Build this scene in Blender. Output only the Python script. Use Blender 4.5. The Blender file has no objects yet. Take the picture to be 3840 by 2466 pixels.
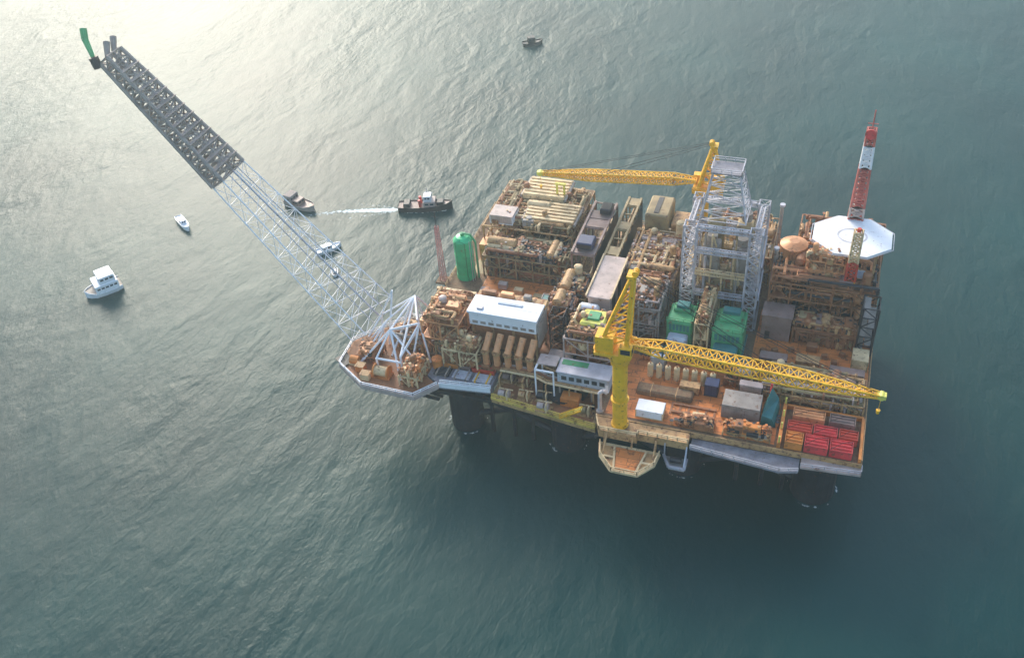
import bpy, math, random
from mathutils import Vector, Matrix
R = math.radians
sc = bpy.context.scene
# ---------------------------------------------------------------- camera
cam = bpy.data.objects.new('camera', bpy.data.cameras.new('camera'))
sc.collection.objects.link(cam); sc.camera = cam
_m = Matrix(((0.944891, -0.158950, 0.286210), (0.320186, 0.631004, -0.706622), (-0.068282, 0.759321, 0.647123)))
cam.matrix_world = Matrix.Translation((94.01, -156.94, 187.18)) @ _m.to_4x4()
cam.data.lens = 34.29; cam.data.sensor_width = 36; cam.data.clip_start = 1; cam.data.clip_end = 30000
# ---------------------------------------------------------------- sky and sun
SUN_AZ, SUN_EL = 129.5, 28.5            # direction towards the sun, degrees from +X
sc.world = bpy.data.worlds.new('World'); sc.world.use_nodes = True
nt = sc.world.node_tree; bg = nt.nodes['Background']
sky = nt.nodes.new('ShaderNodeTexSky'); sky.sky_type = 'NISHITA'; sky.sun_disc = False
sky.sun_elevation = R(SUN_EL); sky.sun_rotation = R(90 - SUN_AZ)
sky.air_density = 1.3; sky.dust_density = 2.9; sky.ozone_density = 2.8
nt.links.new(sky.outputs[0], bg.inputs[0]); bg.inputs[1].default_value = 0.145
sd = bpy.data.lights.new('sun', 'SUN'); sd.energy = 1.25; sd.angle = R(20.0); sd.color = (1, 0.925, 0.81)
sun = bpy.data.objects.new('sun', sd); sc.collection.objects.link(sun)
_d = Vector((math.cos(R(SUN_AZ)) * math.cos(R(SUN_EL)), math.sin(R(SUN_AZ)) * math.cos(R(SUN_EL)), math.sin(R(SUN_EL))))
sun.rotation_euler = _d.to_track_quat('Z', 'Y').to_euler()
sc.view_settings.view_transform = 'Standard'; sc.view_settings.look = 'None'
sc.view_settings.exposure = 1.24; sc.view_settings.gamma = 1.0

# ---------------------------------------------------------------- materials
def mat(name, col, rough=0.6, metal=0.0, var=0.25, rust=0.0, scale=0.35, rustcol=(0.16, 0.06, 0.025), seams=False):
    m = bpy.data.materials.new(name); m.use_nodes = True
    t = m.node_tree; n = t.nodes; L = t.links; b = n['Principled BSDF']
    b.inputs['Roughness'].default_value = rough; b.inputs['Metallic'].default_value = metal
    tc = n.new('ShaderNodeTexCoord')
    no = n.new('ShaderNodeTexNoise'); no.inputs['Scale'].default_value = scale; no.inputs['Detail'].default_value = 6
    L.new(tc.outputs['Object'], no.inputs['Vector'])
    r = n.new('ShaderNodeValToRGB'); c = r.color_ramp
    c.elements[0].position = 0.3; c.elements[1].position = 0.7
    c.elements[0].color = tuple(x * (1 - var) for x in col) + (1,)
    c.elements[1].color = tuple(min(1, x * (1 + var)) for x in col) + (1,)
    L.new(no.outputs['Fac'], r.inputs[0]); out = r.outputs[0]
    if rust > 0:
        n2 = n.new('ShaderNodeTexNoise'); n2.inputs['Scale'].default_value = scale * 2.7; n2.inputs['Detail'].default_value = 8
        n2.inputs['Roughness'].default_value = 0.7
        L.new(tc.outputs['Object'], n2.inputs['Vector'])
        r2 = n.new('ShaderNodeValToRGB'); r2.color_ramp.elements[0].position = 0.62 - rust * 0.3; r2.color_ramp.elements[1].position = 0.72 - rust * 0.25
        L.new(n2.outputs['Fac'], r2.inputs[0])
        mx = n.new('ShaderNodeMixRGB'); L.new(r2.outputs[0], mx.inputs[0]); L.new(out, mx.inputs[1])
        mx.inputs[2].default_value = rustcol + (1,); out = mx.outputs[0]
    if seams:                                  # welded plate joints
        br = n.new('ShaderNodeTexBrick'); br.inputs['Scale'].default_value = 1.0; br.inputs['Mortar Size'].default_value = 0.07
        br.inputs['Brick Width'].default_value = 5.0; br.inputs['Row Height'].default_value = 2.2; L.new(tc.outputs['Object'], br.inputs['Vector'])
        br.inputs['Color1'].default_value = (1, 1, 1, 1); br.inputs['Color2'].default_value = (0.8, 0.8, 0.8, 1); br.inputs['Mortar'].default_value = (0.45, 0.42, 0.4, 1)
        ml = n.new('ShaderNodeMixRGB'); ml.blend_type = 'MULTIPLY'; ml.inputs[0].default_value = 1.0
        L.new(out, ml.inputs[1]); L.new(br.outputs[0], ml.inputs[2]); out = ml.outputs[0]
    L.new(out, b.inputs['Base Color'])
    bp = n.new('ShaderNodeBump'); bp.inputs['Strength'].default_value = 0.25; bp.inputs['Distance'].default_value = 0.05
    L.new(no.outputs['Fac'], bp.inputs['Height']); L.new(bp.outputs[0], b.inputs['Normal'])
    return m

M = dict(
    tan=mat('tan_steel', (0.50, 0.29, 0.12), rust=0.35), cream=mat('cream_steel', (0.68, 0.50, 0.27), rust=0.22),
    brown=mat('brown_steel', (0.32, 0.13, 0.05), rust=0.25), copper=mat('copper_lagging', (0.72, 0.33, 0.14), 0.45, 0.1, rust=0.2),
    orange=mat('orange_primer_deck', (0.72, 0.23, 0.05), rust=0.25, scale=0.2, seams=True), orangeb=mat('bright_orange_paint', (0.65, 0.22, 0.04), rust=0.1),
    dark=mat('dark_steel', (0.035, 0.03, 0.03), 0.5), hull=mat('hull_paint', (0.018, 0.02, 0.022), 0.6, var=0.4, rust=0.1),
    grey=mat('grey_paint', (0.33, 0.28, 0.235), rust=0.2), pale=mat('pale_grey_galvanised', (0.50, 0.48, 0.50), 0.5, 0.2, rust=0.08),
    bluegrey=mat('blue_grey_paint', (0.42, 0.47, 0.52), rust=0.12), white=mat('white_paint', (0.82, 0.82, 0.82), 0.4, var=0.06, rust=0.04),
    yellow=mat('crane_yellow_paint', (0.90, 0.47, 0.012), 0.5, var=0.16, rust=0.2), lemon=mat('faded_yellow_paint', (0.72, 0.66, 0.12), 0.5, rust=0.1),
    green=mat('green_vessel_paint', (0.05, 0.56, 0.22), 0.4, var=0.22, rust=0.06, scale=0.25, seams=True), lgreen=mat('light_green_paint', (0.06, 0.32, 0.13), 0.5, rust=0.2),
    teal=mat('teal_paint', (0.03, 0.16, 0.15), 0.45), mastred=mat('haze_paled_red_mast_paint', (0.5, 0.12, 0.09), 0.6), red=mat('red_paint', (0.55, 0.06, 0.03), 0.45, var=0.15),  # mastred: the paling of distant haze is put into this red
    pinkred=mat('faded_red_paint', (0.5, 0.22, 0.2), 0.6), mustard=mat('mustard_rail_paint', (0.72, 0.5, 0.1), 0.5, rust=0.3), crimson=mat('crimson_paint', (0.66, 0.05, 0.05), 0.5, var=0.3, rust=0.2), purple=mat('dull_purple_grey_paint', (0.26, 0.17, 0.14), 0.5, rust=0.2),
    pink=mat('pale_pinkish_grey_paint', (0.47, 0.36, 0.31), 0.5, rust=0.15), navy=mat('dark_blue_paint', (0.03, 0.04, 0.10), 0.4),
    olive=mat('olive_grey_paint', (0.34, 0.25, 0.12), rust=0.2), scorched=mat('heat_darkened_steel', (0.34, 0.275, 0.235), 0.75, rust=0.3, rustcol=(0.34, 0.24, 0.2)),
    grate=mat('deck_grating', (0.20, 0.125, 0.065), 0.8, rust=0.4, scale=0.6), grateg=mat('grey_deck_grating', (0.25, 0.235, 0.25), 0.8, rust=0.15, scale=0.6),
    glass=mat('dark_glass', (0.02, 0.03, 0.04), 0.08, var=0.1), rope=mat('black_rubber', (0.02, 0.02, 0.02), 0.8), gtip=mat('dark_green_flare_steel', (0.08, 0.42, 0.14), 0.5),
)

# ---------------------------------------------------------------- mesh helpers
class MB:
    def __init__(s): s.v = []; s.f = []
    def add(s, vs, fs):
        k = len(s.v); s.v += [tuple(v) for v in vs]; s.f += [tuple(i + k for i in f) for f in fs]; return s
    def box(s, x0, x1, y0, y1, z0, z1):
        return s.add([(x0,y0,z0),(x1,y0,z0),(x1,y1,z0),(x0,y1,z0),(x0,y0,z1),(x1,y0,z1),(x1,y1,z1),(x0,y1,z1)],
                     [(3,2,1,0),(4,5,6,7),(0,1,5,4),(1,2,6,5),(2,3,7,6),(3,0,4,7)])
    def bev(s, x0, x1, y0, y1, z0, z1, b=0.2):       # box with chamfered top and corners
        def ring(d, z): return [(x0+d,y0+b,z),(x0+b,y0+d,z),(x1-b,y0+d,z),(x1-d,y0+b,z),(x1-d,y1-b,z),(x1-b,y1-d,z),(x0+b,y1-d,z),(x0+d,y1-b,z)]
        vs = ring(0, z0) + ring(0, z1 - b) + [(x0+b if v[0] < x0+b*0.99+1e-6 or v[0] <= x0+b else (x1-b if v[0] >= x1-b else v[0]),
              y0+b if v[1] <= y0+b else (y1-b if v[1] >= y1-b else v[1]), z1) for v in ring(0, z1)]
        fs = [tuple(range(7, -1, -1)), tuple(range(16, 24))]
        for r in (0, 8):
            for i in range(8):
                j = (i + 1) % 8; fs.append((r+i, r+j, r+8+j, r+8+i))
        return s.add(vs, fs)
    def cyl(s, p, q, r, r2=None, n=10, dome=0.0):
        p = Vector(p); q = Vector(q); d = q - p; L = d.length
        if L < 1e-6: return s
        d /= L; r2 = r if r2 is None else r2
        u = d.orthogonal().normalized(); w = d.cross(u)
        rings = []
        if dome: rings += [(p - d*dome, r*0.25), (p - d*dome*0.8, r*0.65)]
        rings += [(p, r), (q, r2)]
        if dome: rings += [(q + d*dome*0.8, r2*0.65), (q + d*dome, r2*0.25)]
        vs = []
        for c, rr in rings:
            for i in range(n):
                a = 2*math.pi*i/n; vs.append(c + u*(rr*math.cos(a)) + w*(rr*math.sin(a)))
        fs = [tuple(range(n-1, -1, -1)), tuple(range(len(vs)-n, len(vs)))]
        for k in range(len(rings)-1):
            for i in range(n):
                j = (i+1) % n; fs.append((k*n+i, k*n+j, k*n+n+j, k*n+n+i))
        return s.add(vs, fs)
    def beam(s, p, q, w=0.3): return s.cyl(p, q, w*0.7, n=4)
    def path(s, pts, r, n=8):
        for a, b in zip(pts[:-1], pts[1:]): s.cyl(a, b, r, n=n)
        return s
    def prism(s, pts, z0, z1):
        n = len(pts); vs = [(x, y, z0) for x, y in pts] + [(x, y, z1) for x, y in pts]
        return s.add(vs, [tuple(range(n-1, -1, -1)), tuple(range(n, 2*n))] + [(i, (i+1) % n, n+(i+1) % n, n+i) for i in range(n)])
    def rail(s, pts, h=1.15, w=0.09, step=2.5):
        for a, b in zip(pts[:-1], pts[1:]):
            a = Vector(a); b = Vector(b); L = (b-a).length; k = max(1, round(L/step))
            for z in (h, h*0.5): s.beam(a+Vector((0,0,z)), b+Vector((0,0,z)), w)
            for i in range(k+1):
                c = a.lerp(b, i/k); s.beam(c, c+Vector((0,0,h)), w)
        return s
    def truss(s, A, B, bays, rc, rb, cross=True):
        """A, B: lists of four end points; box truss between them"""
        A = [Vector(a) for a in A]; B = [Vector(b) for b in B]
        for a, b in zip(A, B): s.cyl(a, b, rc, n=6)
        m = len(A)
        for i in range(bays+1):
            c = [a.lerp(b, i/bays) for a, b in zip(A, B)]
            for k in range(m): s.cyl(c[k], c[(k+1) % m], rb, n=4)
            if i < bays:
                d = [a.lerp(b, (i+1)/bays) for a, b in zip(A, B)]
                for k in range(m):
                    k2 = (k+1) % m
                    if i % 2: s.cyl(c[k], d[k2], rb, n=4)
                    else: s.cyl(c[k2], d[k], rb, n=4)
                    if cross: s.cyl(*((c[k2], d[k]) if i % 2 else (c[k], d[k2])), rb, n=4)
        return s

col = sc.collection
def link(o): col.objects.link(o); return o
class Thing:
    def __init__(s, name, label, cat, loc, group=None):
        o = link(bpy.data.objects.new(name, None)); o.location = loc; o.empty_display_size = 0.5
        o['label'] = label; o['category'] = cat
        if group: o['group'] = group
        s.o = o; s.loc = Vector(loc)
    def part(s, name, mb, m, parent=None, label=None, smooth=False):
        if not mb.v: return None
        me = bpy.data.meshes.new(name); me.from_pydata([tuple(Vector(v) - s.loc) for v in mb.v], [], mb.f); me.update()
        if smooth:
            for p in me.polygons: p.use_smooth = True
        me.materials.append(M[m] if isinstance(m, str) else m)
        o = link(bpy.data.objects.new(name, me)); o.parent = parent or s.o
        if label: o['label'] = label
        return o
def single(name, label, cat, mb, m, loc, group=None, kind=None):
    me = bpy.data.meshes.new(name); me.from_pydata([tuple(Vector(v) - Vector(loc)) for v in mb.v], [], mb.f); me.update()
    me.materials.append(M[m] if isinstance(m, str) else m)
    o = link(bpy.data.objects.new(name, me)); o.location = loc
    if label: o['label'] = label
    if cat: o['category'] = cat
    if group: o['group'] = group
    if kind: o['kind'] = kind
    return o
def copy_tree(o, parent=None):
    c = o.copy(); link(c)
    if parent: c.parent = parent
    for ch in [x for x in o.children]: copy_tree(ch, c)
    return c

# ---------------------------------------------------------------- the sea
def sea_mat():
    m = bpy.data.materials.new('sea_water'); m.use_nodes = True
    t = m.node_tree; n = t.nodes; L = t.links; b = n['Principled BSDF']
    b.inputs['Base Color'].default_value = (0.016, 0.062, 0.064, 1)
    b.inputs['Roughness'].default_value = 0.45; b.inputs['IOR'].default_value = 1.333; b.inputs['Specular IOR Level'].default_value = 0.40
    g = n.new('ShaderNodeNewGeometry')
    # broad colour patches of the water itself
    no = n.new('ShaderNodeTexNoise'); no.inputs['Scale'].default_value = 0.012; no.inputs['Detail'].default_value = 3
    L.new(g.outputs['Position'], no.inputs['Vector'])
    r = n.new('ShaderNodeValToRGB'); r.color_ramp.elements[0].position = 0.35; r.color_ramp.elements[1].position = 0.7
    r.color_ramp.elements[0].color = (0.0008, 0.0300, 0.0285, 1); r.color_ramp.elements[1].color = (0.0025, 0.0520, 0.0460, 1)
    L.new(no.outputs['Fac'], r.inputs[0]); L.new(r.outputs[0], b.inputs['Base Color'])
    prev = None
    # wind patches: calmer and rougher areas
    pm = n.new('ShaderNodeMapping'); pm.inputs['Rotation'].default_value = (0, 0, R(48)); pm.inputs['Scale'].default_value = (0.016, 0.006, 0.01); L.new(g.outputs['Position'], pm.inputs['Vector'])
    pn = n.new('ShaderNodeTexNoise'); pn.inputs['Scale'].default_value = 1.0; pn.inputs['Detail'].default_value = 4; pn.inputs['Distortion'].default_value = 0.8; L.new(pm.outputs[0], pn.inputs['Vector'])
    patch = n.new('ShaderNodeMapRange'); patch.inputs[1].default_value = 0.35; patch.inputs[2].default_value = 0.68; patch.inputs[3].default_value = 0.35; patch.inputs[4].default_value = 1.25; L.new(pn.outputs['Fac'], patch.inputs[0])
    for sc_, rot, st, dist, det in (((0.40, 0.2), 38, 1.0, 0.30, 3), ((1.0, 0.6), 25, 1.0, 0.13, 3), ((0.08, 0.04), 50, 1.0, 1.1, 2)):
        mp = n.new('ShaderNodeMapping'); mp.inputs['Rotation'].default_value = (0, 0, R(rot)); mp.inputs['Scale'].default_value = (sc_[0], sc_[1], 0.3)
        L.new(g.outputs['Position'], mp.inputs['Vector'])
        w = n.new('ShaderNodeTexNoise'); w.inputs['Scale'].default_value = 1.0; w.inputs['Detail'].default_value = det; w.inputs['Roughness'].default_value = 0.55
        w.inputs['Distortion'].default_value = 0.4
        L.new(mp.outputs[0], w.inputs['Vector'])
        bp = n.new('ShaderNodeBump'); bp.inputs['Strength'].default_value = st; bp.inputs['Distance'].default_value = dist
        L.new(w.outputs['Fac'], bp.inputs['Height']); md = n.new('ShaderNodeMath'); md.operation = 'MULTIPLY'; md.inputs[1].default_value = dist; L.new(patch.outputs[0], md.inputs[0]); L.new(md.outputs[0], bp.inputs['Distance'])
        if prev: L.new(prev.outputs[0], bp.inputs['Normal'])
        prev = bp
    L.new(prev.outputs[0], b.inputs['Normal'])
    return m
mb = MB(); S = 9000
mb.add([(-S,-S,0),(S,-S,0),(S,S,0),(-S,S,0)], [(0,1,2,3)])
sea = single('sea', None, None, mb, sea_mat(), (0,0,0), kind='structure')

# ---------------------------------------------------------------- the platform itself
P = Thing('offshore_platform', 'large steel offshore platform whose orange and tan decks stand on dark columns', 'oil platform', (55, 38, 0))
d = MB().prism([(2,9),(22.5,9),(22.5,12.2),(50,12.2),(50,-1),(110,-1),(110,78),(-3,78),(-3,36),(2,30)], 19.4, 22)
P.part('main_deck', d, 'grate')
P.part('lower_deck', MB().prism([(22.5,1.9),(50,-1.6),(50,12),(22.5,12)], 16.2, 18), 'tan')
P.part('side_deck', MB().prism([(8.9,1.2),(22.2,2.6),(22.2,8.8),(5,8.8),(5,3.3)], 18.2, 20), 'grateg')
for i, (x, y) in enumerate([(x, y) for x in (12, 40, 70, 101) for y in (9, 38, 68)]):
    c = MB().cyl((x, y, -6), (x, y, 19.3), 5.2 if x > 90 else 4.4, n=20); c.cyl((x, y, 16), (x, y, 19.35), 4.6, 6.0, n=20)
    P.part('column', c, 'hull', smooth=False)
P.part('cellar_deck', MB().box(30, 107, 3.5, 75, 12.6, 14.4), 'hull')
for x in (34, 48, 62, 76, 90, 105): P.part('hanger_post', MB().beam((x,4.2,14.4),(x,4.2,19.4),.7), 'hull')
for x in (20, 26, 31, 83, 89, 94): P.part('riser', MB().cyl((x,7,-4),(x,7,16.3),.55,n=8), 'hull')
g = MB()
for y in (3.0, 13, 26, 39, 52, 65, 76): g.box(2, 108, y-0.5, y+0.5, 16.4 if y > 13 else 15.0, 19.38 if y > 12.9 else 16.0)
for x in (1, 20, 53, 72, 90, 108.6): g.box(x-0.4, x+0.4, 13.5 if x < 50 else 0, 77, 17.2, 19.37)
P.part('deck_girders', g, 'hull')
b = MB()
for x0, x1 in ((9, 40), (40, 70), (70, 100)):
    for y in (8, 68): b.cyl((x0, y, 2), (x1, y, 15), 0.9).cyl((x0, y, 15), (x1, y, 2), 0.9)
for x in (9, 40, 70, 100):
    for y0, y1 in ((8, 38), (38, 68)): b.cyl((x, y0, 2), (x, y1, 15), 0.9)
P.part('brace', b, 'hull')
for nm, rc, mt in (('deck_panel', (7, 27, 26.5, 43.5), 'orange'), ('deck_panel', (52, 91, 0, 22), 'orange'), ('deck_panel', (82, 109.5, 24, 47), 'orange'),
                   ('deck_panel', (28.5, 50, 12.5, 40), 'brown'), ('deck_panel', (2, 30, 44, 77), 'olive'), ('deck_panel', (31, 58, 41, 77), 'tan')):
    P.part(nm, MB().box(rc[0], rc[1], rc[2], rc[3], 22.004, 22.05), mt)
P.part('deck_panel', MB().prism([(24,2.2),(49,-.8),(49,11),(24,11)], 18.004, 18.05), 'brown')
# front walkways outside the deck edge
w = MB().prism([(73,-1.3),(97,-1.3),(97,-5.2),(93,-6.2),(73,-4.4)], 19.8, 20.4)
P.part('edge_walkway', w, 'grateg')
P.part('edge_walkway', MB().prism([(97.3,-1.3),(110,-1.3),(110,-3.2),(97.3,-4.2)], 20.4, 21), 'pink')
r = MB().rail([(73,-4.4,20.4),(93,-6.2,20.4),(97,-5.2,20.4)], w=0.16).rail([(97.3,-4.2,21),(110,-3.2,21),(110,-1.3,21)], w=0.16)
P.part('handrail', r, 'pale')
P.part('handrail', MB().rail([(22.6,2.0,18),(50,-1.5,18)], w=0.2), 'mustard')
P.part('handrail', MB().rail([(9.2,1.4,20),(22.2,2.7,20)], w=0.2), 'white')
P.part('handrail', MB().rail([(109.8,-0.9,22),(109.8,77.8,22),(-2.8,77.8,22),(-2.8,36,22),(2.2,30,22),(2.2,9.2,22)], w=0.14), 'tan')
P.part('toe_plate', MB().prism([(22.5,1.5),(50,-2.0),(50,-1.7),(22.5,1.8)], 17.6, 18.4), 'mustard')
P.part('toe_plate', MB().prism([(8.9,.8),(22.2,2.2),(22.2,2.5),(8.9,1.1)], 19.0, 20.5), 'white')
P.part('toe_plate', MB().box(50.2, 110, -1.3, -1.02, 20.6, 22.2), 'tan')
# crane porch
pc = MB().prism([(50.3,-1.4),(72.5,-1.4),(72.5,-4.6),(61,-4.6),(61,-5.6),(52,-5.6)], 19.8, 22)
P.part('crane_porch', pc, 'tan')
P.part('handrail', MB().rail([(72.4,-4.5,22),(61,-4.5,22),(61,-5.5,22),(52,-5.5,22),(50.5,-2,22)], w=0.22), 'cream')
for a in (((52.5,-5,20),(50,-1.8,15)),((60,-5,20),(60,-1.8,15)),((72,-4,20),(72,-1.8,15))): P.part('bracket', MB().beam(a[0],a[1],0.5), 'dark')

# hanging platform below the crane
t = Thing('hanging_platform', 'tan six-sided platform with an orange floor hanging out below the yellow crane pedestal', 'work platform', (60,-9,15))
hx = [(52.5,-5.9),(66.5,-5.9),(66,-9.6),(63,-13.4),(57,-13.4),(53.5,-9.6)]
t.part('floor', MB().prism(hx, 14.8, 15.4), 'tan')
t.part('hatch', MB().prism([(56.5,-6.4),(63.2,-6.4),(62.2,-12.7),(57.8,-12.7)], 15.41, 15.7), 'orange')
e = MB()
hp = [(x, y, 15.4) for x, y in hx]
for a, c in zip(hp, hp[1:]+hp[:1]): e.beam(a, c, 0.6)
for a, c in (((56.1,-6.1,15.6),(57.5,-13.2,15.6)),((63.6,-6.1,15.6),(62.5,-13.2,15.6)),((53.5,-9.6,15.6),(56.6,-9.6,15.6)),((63.2,-9.6,15.6),(66,-9.6,15.6))): e.beam(a, c, 0.5)
t.part('rim', e, 'cream')
t.part('handrail', MB().rail(hp[:1]+hp[5:]+hp[4:5]+hp[3:4]+hp[2:3]+hp[1:2], w=0.2, h=1.3), 'cream')
for x in (53.5, 60, 65.5): t.part('hanger', MB().beam((x,-6.0,15.2),(x,-4.9,18.6),0.4), 'tan')
for x in (54, 65.5): t.part('hanger', MB().beam((x,-9.8,15.2),(x,-5,18.5),0.35), 'tan')
t.o.location.z += 3; t.o.location.y -= .5
t = Thing('fairlead_platform', 'small pale grey cradle hung from the deck edge right of the hanging platform', 'work platform', (70,-6.5,15))
t.part('floor', MB().prism([(67.2,-4.8),(72.6,-4.8),(72.6,-8.2),(69,-8.2)], 16.2, 16.8), 'grey')
t.part('rim', MB().beam((67.2,-4.8,17),(69,-8.2,17),0.6).beam((69,-8.2,17),(72.6,-8.2,17),0.6).beam((72.6,-8.2,17),(72.6,-4.9,17),0.6), 'pale')
t.part('roller', MB().cyl((69,-6.3,17.6),(71.6,-6.3,17.6),0.7), 'dark')
for a in (((67.4,-4.9,17),(67.4,-4.7,20.8)),((72.4,-4.9,17),(72.4,-4.7,20.8)),((72.4,-8,17),(72.4,-4.7,20.8))): t.part('hanger', MB().beam(a[0],a[1],0.3), 'pale')

# ---------------------------------------------------------------- generic process module
def module(name, label, cat, x0, x1, y0, y1, z0, z1, seed, frame='tan', levels=2, pipes=('tan','grey','cream'), npipe=14, nves=3, nbox=4,
           top=None, plate='grate', ves=('tan','cream','brown'), boxm=('grey','tan','dark','brown'), rail=None, bay=5.0, dens=1.0, braced=True, group=None, topcover=0.35):
    rn = random.Random(seed); dens *= 1.5; nves = round(nves*1.3); nbox = round(nbox*1.4); pipes = tuple(pipes) + ('brown',)
    T = Thing(name, label, cat, ((x0+x1)/2, (y0+y1)/2, z0), group)
    f = MB(); nx = max(1, round((x1-x0)/bay)); ny = max(1, round((y1-y0)/bay))
    xs = [x0 + (x1-x0)*i/nx for i in range(nx+1)]; ys = [y0 + (y1-y0)*i/ny for i in range(ny+1)]
    zs = [z0 + (z1-z0)*(i+1)/levels for i in range(levels)]
    for x in xs:
        for y in ys:
            if x in (x0, x1) or y in (y0, y1) : f.beam((x,y,z0),(x,y,z1),0.36)
    for z in zs:
        for x in xs: f.beam((x,y0,z),(x,y1,z),0.32)
        for y in ys: f.beam((x0,y,z),(x1,y,z),0.32)
    if braced:
        za = z0
        for z in zs:
            for i in range(nx):
                a, c = (xs[i], xs[i+1]) if i % 2 else (xs[i+1], xs[i]); f.beam((a,y0,za),(c,y0,z),0.2)
            for i in range(ny):
                a, c = (ys[i], ys[i+1]) if i % 2 else (ys[i+1], ys[i]); f.beam((x1,a,za),(x1,c,z),0.2)
            za = z
    T.part('frame', f, frame)
    for k, z in enumerate(zs):
        last = (k == len(zs)-1)
        for i in range(nx):
            for j in range(ny):
                if rn.random() < (topcover if last else 0.75):
                    T.part('floor_plate', MB().box(xs[i]+0.03, xs[i+1]-0.03, ys[j]+0.03, ys[j+1]-0.03, z+0.03, z+0.16), plate)
    za = z0
    for k, z in enumerate(zs + [z1 + 2.2]):
        h = z - za
        if k == len(zs): h = min(2.6, (z1-z0)*.9)
        kk = max(1, int(npipe*dens/(len(zs)+1)))
        for mt in pipes:
            q = MB()
            for _ in range(kk):
                rr = rn.choice((0.14,0.2,0.28,0.42)); zz = za + rr + 0.3 + rn.random()*max(0.3, h-1.4)
                if rn.random() < 0.5:
                    y = rn.uniform(y0+0.5, y1-0.5); a = rn.uniform(x0, x0+(x1-x0)*0.5); c = rn.uniform(x0+(x1-x0)*0.55, x1)
                    pts = [(a,y,za+0.2),(a,y,zz),(c,y,zz)]
                    if rn.random() < 0.6: pts += [(c, min(y1-0.3, max(y0+0.3, y+rn.uniform(-4,4))), zz), ]
                    if rn.random() < 0.6: pts += [(pts[-1][0], pts[-1][1], za+0.2)]
                else:
                    x = rn.uniform(x0+0.5, x1-0.5); a = rn.uniform(y0, y0+(y1-y0)*0.5); c = rn.uniform(y0+(y1-y0)*0.55, y1)
                    pts = [(x,a,za+0.2),(x,a,zz),(x,c,zz)]
                    if rn.random() < 0.6: pts += [(min(x1-0.3, max(x0+0.3, x+rn.uniform(-4,4))), c, zz)]
                    if rn.random() < 0.6: pts += [(pts[-1][0], pts[-1][1], za+0.2)]
                q.path(pts, rr, 6)
                if rn.random() < 0.7:
                    m_ = Vector(pts[1]).lerp(Vector(pts[2]), rn.random()); dr = (Vector(pts[2])-Vector(pts[1])).normalized()*0.12
                    q.cyl(m_-dr, m_+dr, rr*1.8, n=8); q.beam(m_, m_+Vector((0,0,rr*2+0.6)), 0.12); q.cyl(m_+Vector((0,0,rr*2+0.6)), m_+Vector((0,0,rr*2+0.7)), 0.35, n=8)
            T.part('pipework', q, mt)
        for _ in range(max(1, round(nves/(len(zs)+1)*1.3)) if nves else 0):
            r_ = rn.uniform(0.7, 1.5); x = rn.uniform(x0+r_+0.6, x1-r_-0.6); y = rn.uniform(y0+r_+0.6, y1-r_-0.6); q = MB()
            if rn.random() < 0.45:
                q.cyl((x,y,za+0.8),(x,y,za+0.8+rn.uniform(2.0,3.6)), r_*0.8, n=16, dome=0.4)
                for a in (0, 2.1, 4.2): q.beam((x+r_*0.6*math.cos(a), y+r_*0.6*math.sin(a), za+0.15),(x+r_*0.6*math.cos(a), y+r_*0.6*math.sin(a), za+1.2),0.15)
            else:
                l = rn.uniform(2, 4); ax = rn.random() < 0.5
                dx, dy = (min(l, (x1-x0)/2-1), 0) if ax else (0, min(l, (y1-y0)/2-1))
                cx = min(max(x, x0+dx+0.8), x1-dx-0.8); cy = min(max(y, y0+dy+0.8), y1-dy-0.8)
                q.cyl((cx-dx,cy-dy,za+r_+0.7),(cx+dx,cy+dy,za+r_+0.7), r_, n=16, dome=0.5)
                for s_ in (-0.6, 0.6): q.box(cx+dx*s_-0.4, cx+dx*s_+0.4, cy+dy*s_-0.4, cy+dy*s_+0.4, za+0.17, za+r_+0.3)
            T.part('vessel', q, rn.choice(ves))
        for _ in range(max(1, round(nbox/(len(zs)+1)*1.3)) if nbox else 0):
            a = rn.uniform(0.6, 1.8); c = rn.uniform(0.6, 1.8); x = rn.uniform(x0+a+0.3, x1-a-0.3); y = rn.uniform(y0+c+0.3, y1-c-0.3); hh = rn.uniform(1.0, 2.4)
            q = MB().bev(x-a, x+a, y-c, y+c, za+0.18, za+0.18+hh, 0.15)
            if rn.random() < 0.5: q.cyl((x,y,za+0.1+hh),(x,y,za+0.5+hh), min(a,c)*0.55, n=12)
            T.part('equipment_skid', q, rn.choice(boxm))
        za = z
    if rail: T.part('handrail', MB().rail([(x0,y0,z1+0.2),(x1,y0,z1+0.2),(x1,y1,z1+0.2),(x0,y1,z1+0.2),(x0,y0,z1+0.2)], w=0.14), rail)
    return T

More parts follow.
